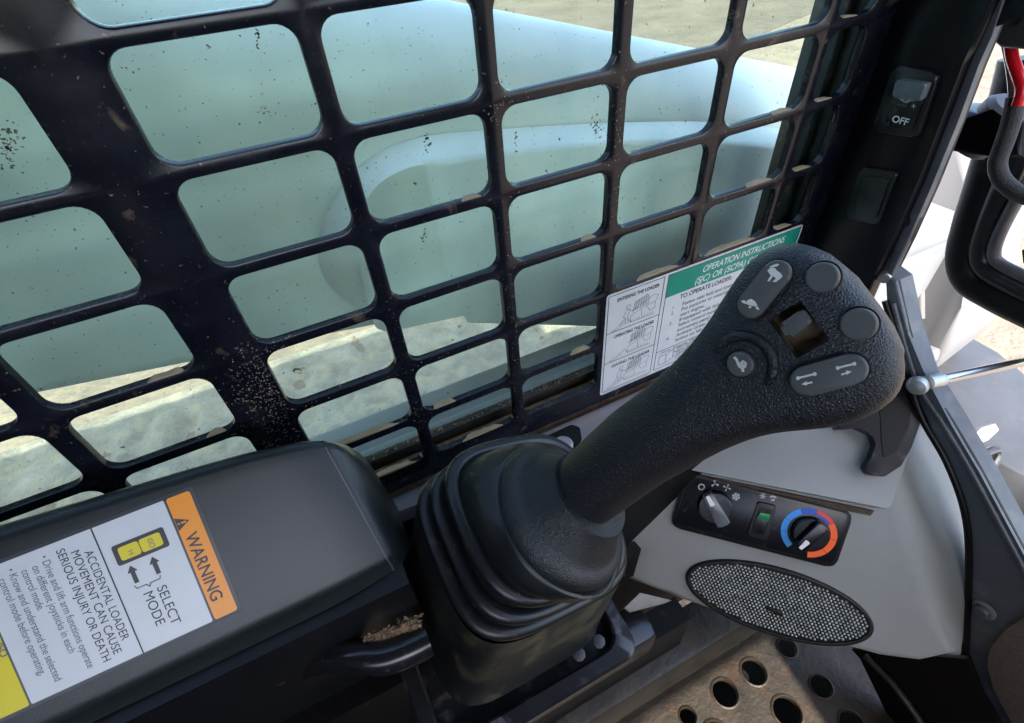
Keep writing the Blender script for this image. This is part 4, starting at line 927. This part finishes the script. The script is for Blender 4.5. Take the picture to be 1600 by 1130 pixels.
# ================================================================== DOOR SILL TRIM
dt = thing('door_sill_trim', 'grey plastic trim curving along the edge of the front door opening', 'trim', (.47, -.2, -.4))
inn = [(1386, 470), (1414, 560), (1441, 648), (1482, 722), (1510, 800), (1517, 880), (1512, 1000), (1510, 1040), (1530, 1095), (1575, 1170)]
out = [(1720, 1170), (1720, 1080), (1660, 980), (1600, 868), (1530, 738), (1487, 665), (1441, 590), (1418, 520), (1400, 440), (1380, 425)]
XT = .4665
prism('trim_panel', [at(u, v, x=XT) for u, v in inn+out], (.02, 0, 0), trim_m, dt, .003, seg=3)
tube('trim_gasket', smooth_path([at(u-3, v, x=XT-.001) for u, v in inn], 5), .0028, gask_m, dt, 10)
tube('trim_bead', smooth_path([at(u-9, v+4, x=XT-.0005) for u, v in out[:0:-1][:0]+[(1405, 470), (1441, 590), (1487, 665), (1530, 738), (1600, 868), (1660, 980)]], 5), .0022, trim_m, dt, 10)
tube('trim_edge_seal', smooth_path([at(u+1, v-2, x=XT+.004) for u, v in [(1400, 440), (1418, 520), (1441, 590), (1487, 665), (1530, 738), (1600, 868), (1660, 980)]], 5), .0026, gask_m, dt, 10)
bc = at(1538, 953, x=XT)
lathe('trim_washer', bc, (-1, 0, 0), [(.0088, 0), (.0088, .0012), (.006, .0022)], M('pale_washer', (.22, .20, .17), .6), dt, 24)
lathe('trim_bolt', bc+Vector((-.002, 0, 0)), (-1, 0, 0), [(.0062, 0), (.0060, .003), (.0048, .0046), (.0001, .005)], trim_m, dt, 24)
mt = thing('floor_mat', 'speckled beige fabric mat at the lower right beside the trim bolt', 'mat', (.455, -.33, -.5))
mpx = [(1620, 950), (1570, 985), (1546, 1012), (1541, 1040), (1552, 1080), (1585, 1140), (1640, 1180), (1720, 1180), (1720, 930)]
prism('mat_sheet', [at(u, v, x=XT-.003) for u, v in mpx], (.003, 0, 0), mat_m, mt, .0008)

# ================================================================== GAS STRUT, DOOR FRAME, HARNESS
gs = thing('gas_strut', 'silver gas strut rod with ball socket at the door opening', 'strut', tuple(at(1435, 601, x=.455)))
a_ = at(1440, 600, x=.455); b_ = at(1640, 556, x=.62)
tube('rod', [a_.lerp(b_, .08), b_], .0042, chrome, gs, 16)
tube('rod_end', [a_.lerp(b_, .04), a_.lerp(b_, .14)], .0058, zinc, gs, 16)
lathe('ball_socket', at(1434, 602, x=.455), (-1, -.4, .3), [(.0001, -.007), (.005, -.006), (.0075, -.002), (.0078, .002), (.006, .006), (.0001, .0072)], zinc, gs, 20)
df = thing('open_door_frame', 'black rubber-edged corner of the open door frame at the right edge', 'door frame', tuple(at(1530, 420, x=.62)))
ofr = [(1600, 90), (1572, 190), (1545, 275), (1521, 350), (1510, 402), (1520, 436), (1555, 458), (1600, 480), (1680, 515), (1850, 590), (2050, 680)]
mfr = [(1632, 120), (1600, 220), (1566, 300), (1542, 362), (1534, 398), (1544, 420), (1580, 441), (1650, 475), (1840, 565), (2050, 660)]
ifr = [(1660, 180), (1620, 262), (1584, 322), (1560, 370), (1553, 398), (1562, 412), (1600, 432), (1660, 462)]
tube('outer_frame', smooth_path([at(u, v, x=.62) for u, v in ofr], 6), .0165, gask_m, df, 16)
tube('middle_frame', smooth_path([at(u, v, x=.612) for u, v in mfr], 6), .0105, M('door_frame_black', (.018, .017, .017), .3, var=.3, vscale=30, dust=(DUST, .55, .8, 40, .3)), df, 16)
tube('inner_seal', smooth_path([at(u, v, x=.606) for u, v in ifr], 6), .0052, M('worn_seal', (.10, .092, .085), .5, var=.3, vscale=50), df, 12)
prism('door_handle_stub', [at(u, v, x=.60) for u, v in ((1594, 392), (1620, 380), (1620, 420), (1596, 412))], (.02, 0, 0), gask_m, df, .003)
hg = thing('hinge_arm', 'black flat hinge arm between the cab post and the open door', 'hinge', tuple(at(1520, 210, x=.55)))
prism('arm_plate', [at(u, v, x=.54) for u, v in ((1480, 172), (1510, 174), (1545, 184), (1572, 186), (1600, 190), (1600, 250), (1560, 246), (1500, 238), (1450, 232))], (.03, 0, 0), post_m, hg, .006)
lathe('hinge_boss', at(1568, 178, x=.56), (0, -.4, 1), [(.016, -.03), (.017, -.01), (.017, .004), (.013, .008), (.0001, .009)], M('grey_rubber_boss', (.07, .07, .075), .5), hg, 24)
hc = thing('harness_clamp', 'black box shaped clamp the wire harness hangs from at the top right', 'clamp', tuple(at(1580, 50, x=.50)))
prism('clamp_body', [at(u, v, x=.50) for u, v in ((1556, 30), (1640, 25), (1640, 82), (1560, 76), (1549, 66))], (.05, 0, 0), M('clamp_plastic', (.05, .05, .052), .5), hc, .004)
wh = thing('wire_harness', 'braided black wire loom with a bright red wire hanging by the door', 'wire harness', tuple(at(1580, 200, x=.52)))
lm = smooth_path([at(u, v, x=.525) for u, v in ((1588, 70), (1589, 110), (1588, 150), (1580, 190), (1568, 226), (1559, 252), (1562, 274), (1576, 292), (1600, 306), (1650, 318))], 8)
tube('loom', lm[16:], .0058, loom_m, wh, 14)
tube('red_wire', smooth_path([at(u, v, x=.519) for u, v in ((1578, 60), (1582, 90), (1592, 120), (1597, 140), (1590, 165))], 6), .0036, red_m, wh, 12)
tube('grey_wire', smooth_path([at(u, v, x=.526) for u, v in ((1570, 60), (1578, 100), (1582, 130), (1584, 170))], 6), .0028, M('grey_wire', (.2, .19, .2), .4), wh, 10)

# ================================================================== OUTSIDE, IN FRONT OF THE CAB
wa = thing('white_lift_bracket', 'tall white painted machine upright seen past the cab post', 'machine upright', tuple(at(1450, 560, x=.85)))
wpx = [(1450, 200), (1506, 225), (1514, 320), (1513, 410), (1502, 480), (1484, 540), (1464, 575), (1425, 600), (1350, 600), (1350, 200)]
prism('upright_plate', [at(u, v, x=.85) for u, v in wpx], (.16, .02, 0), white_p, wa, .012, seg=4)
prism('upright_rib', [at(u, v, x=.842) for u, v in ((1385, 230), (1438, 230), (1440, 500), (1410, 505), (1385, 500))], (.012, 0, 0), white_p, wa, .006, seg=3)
tube('white_pin', [at(1415, 545, x=.80), at(1455, 562, x=.80)], .018, white_p, wa, 20)
bp_ = thing('grey_bumper', 'grey steel bumper beam lying across outside the door opening', 'bumper', tuple(at(1560, 640, z=-.80)))
prism('beam', [at(u, v, z=-.62) for u, v in ((1440, 560), (1500, 515), (1560, 548), (1700, 660), (1700, 800), (1600, 745), (1500, 690))], (0, 0, -.12), grey_iron, bp_, .008)
dk = thing('grey_pivot_disc', 'round grey pivot cap with a rust spot beyond the gas strut', 'pivot', tuple(at(1503, 640, dep=.86)))
dax = (CAM-at(1503, 640, dep=.86)); dax = (dax.normalized()+Vector((0, .3, .55))).normalized()
lathe('pivot_cap', at(1503, 640, dep=.86), dax, [(.048, -.06), (.048, -.004), (.045, .0), (.034, .001), (.033, .005), (.014, .006), (.010, .010), (.0001, .0105)], grey_iron, dk, 36)
lv1 = thing('pale_lever', 'pale flat metal lever below the grey pivot disc', 'lever', tuple(at(1540, 680, dep=.7)))
prism('lever_blade', [at(u, v, dep=.70) for u, v in ((1512, 702), (1510, 690), (1535, 668), (1556, 662), (1562, 672), (1545, 688))], (.006, .006, -.01), M('pale_lever_metal', (.5, .49, .46), .5, var=.2, vscale=60), lv1, .002)
lv2 = thing('black_lever', 'bent black metal lever below the pale lever', 'lever', tuple(at(1548, 725, dep=.68)))
tube('lever_bar', smooth_path([at(u, v, dep=.68) for u, v in ((1538, 752), (1546, 735), (1560, 712), (1555, 703), (1530, 714), (1522, 722))], 5), .0055, M('lever_black_metal', (.05, .05, .055), .3, metal=.5), lv2, 10)
pw = thing('wooden_pallet', 'weathered wooden pallet on the ground beyond the trim', 'pallet', tuple(at(1590, 790, z=-1.25)))
for i in range(5):
    u0 = at(1545+i*16, 735+i*26, z=-1.18)
    prism('board', [u0+Vector(p) for p in ((-.02, -.5, 0), (.07, -.5, 0), (.07, .35, 0), (-.02, .35, 0))], (0, 0, -.03), wood_m, pw, .004)
prism('bearer', [at(1560, 790, z=-1.212)+Vector(p) for p in ((-.5, -.05, 0), (.3, -.05, 0), (.3, .05, 0), (-.5, .05, 0))], (0, 0, -.13), wood_m, pw)
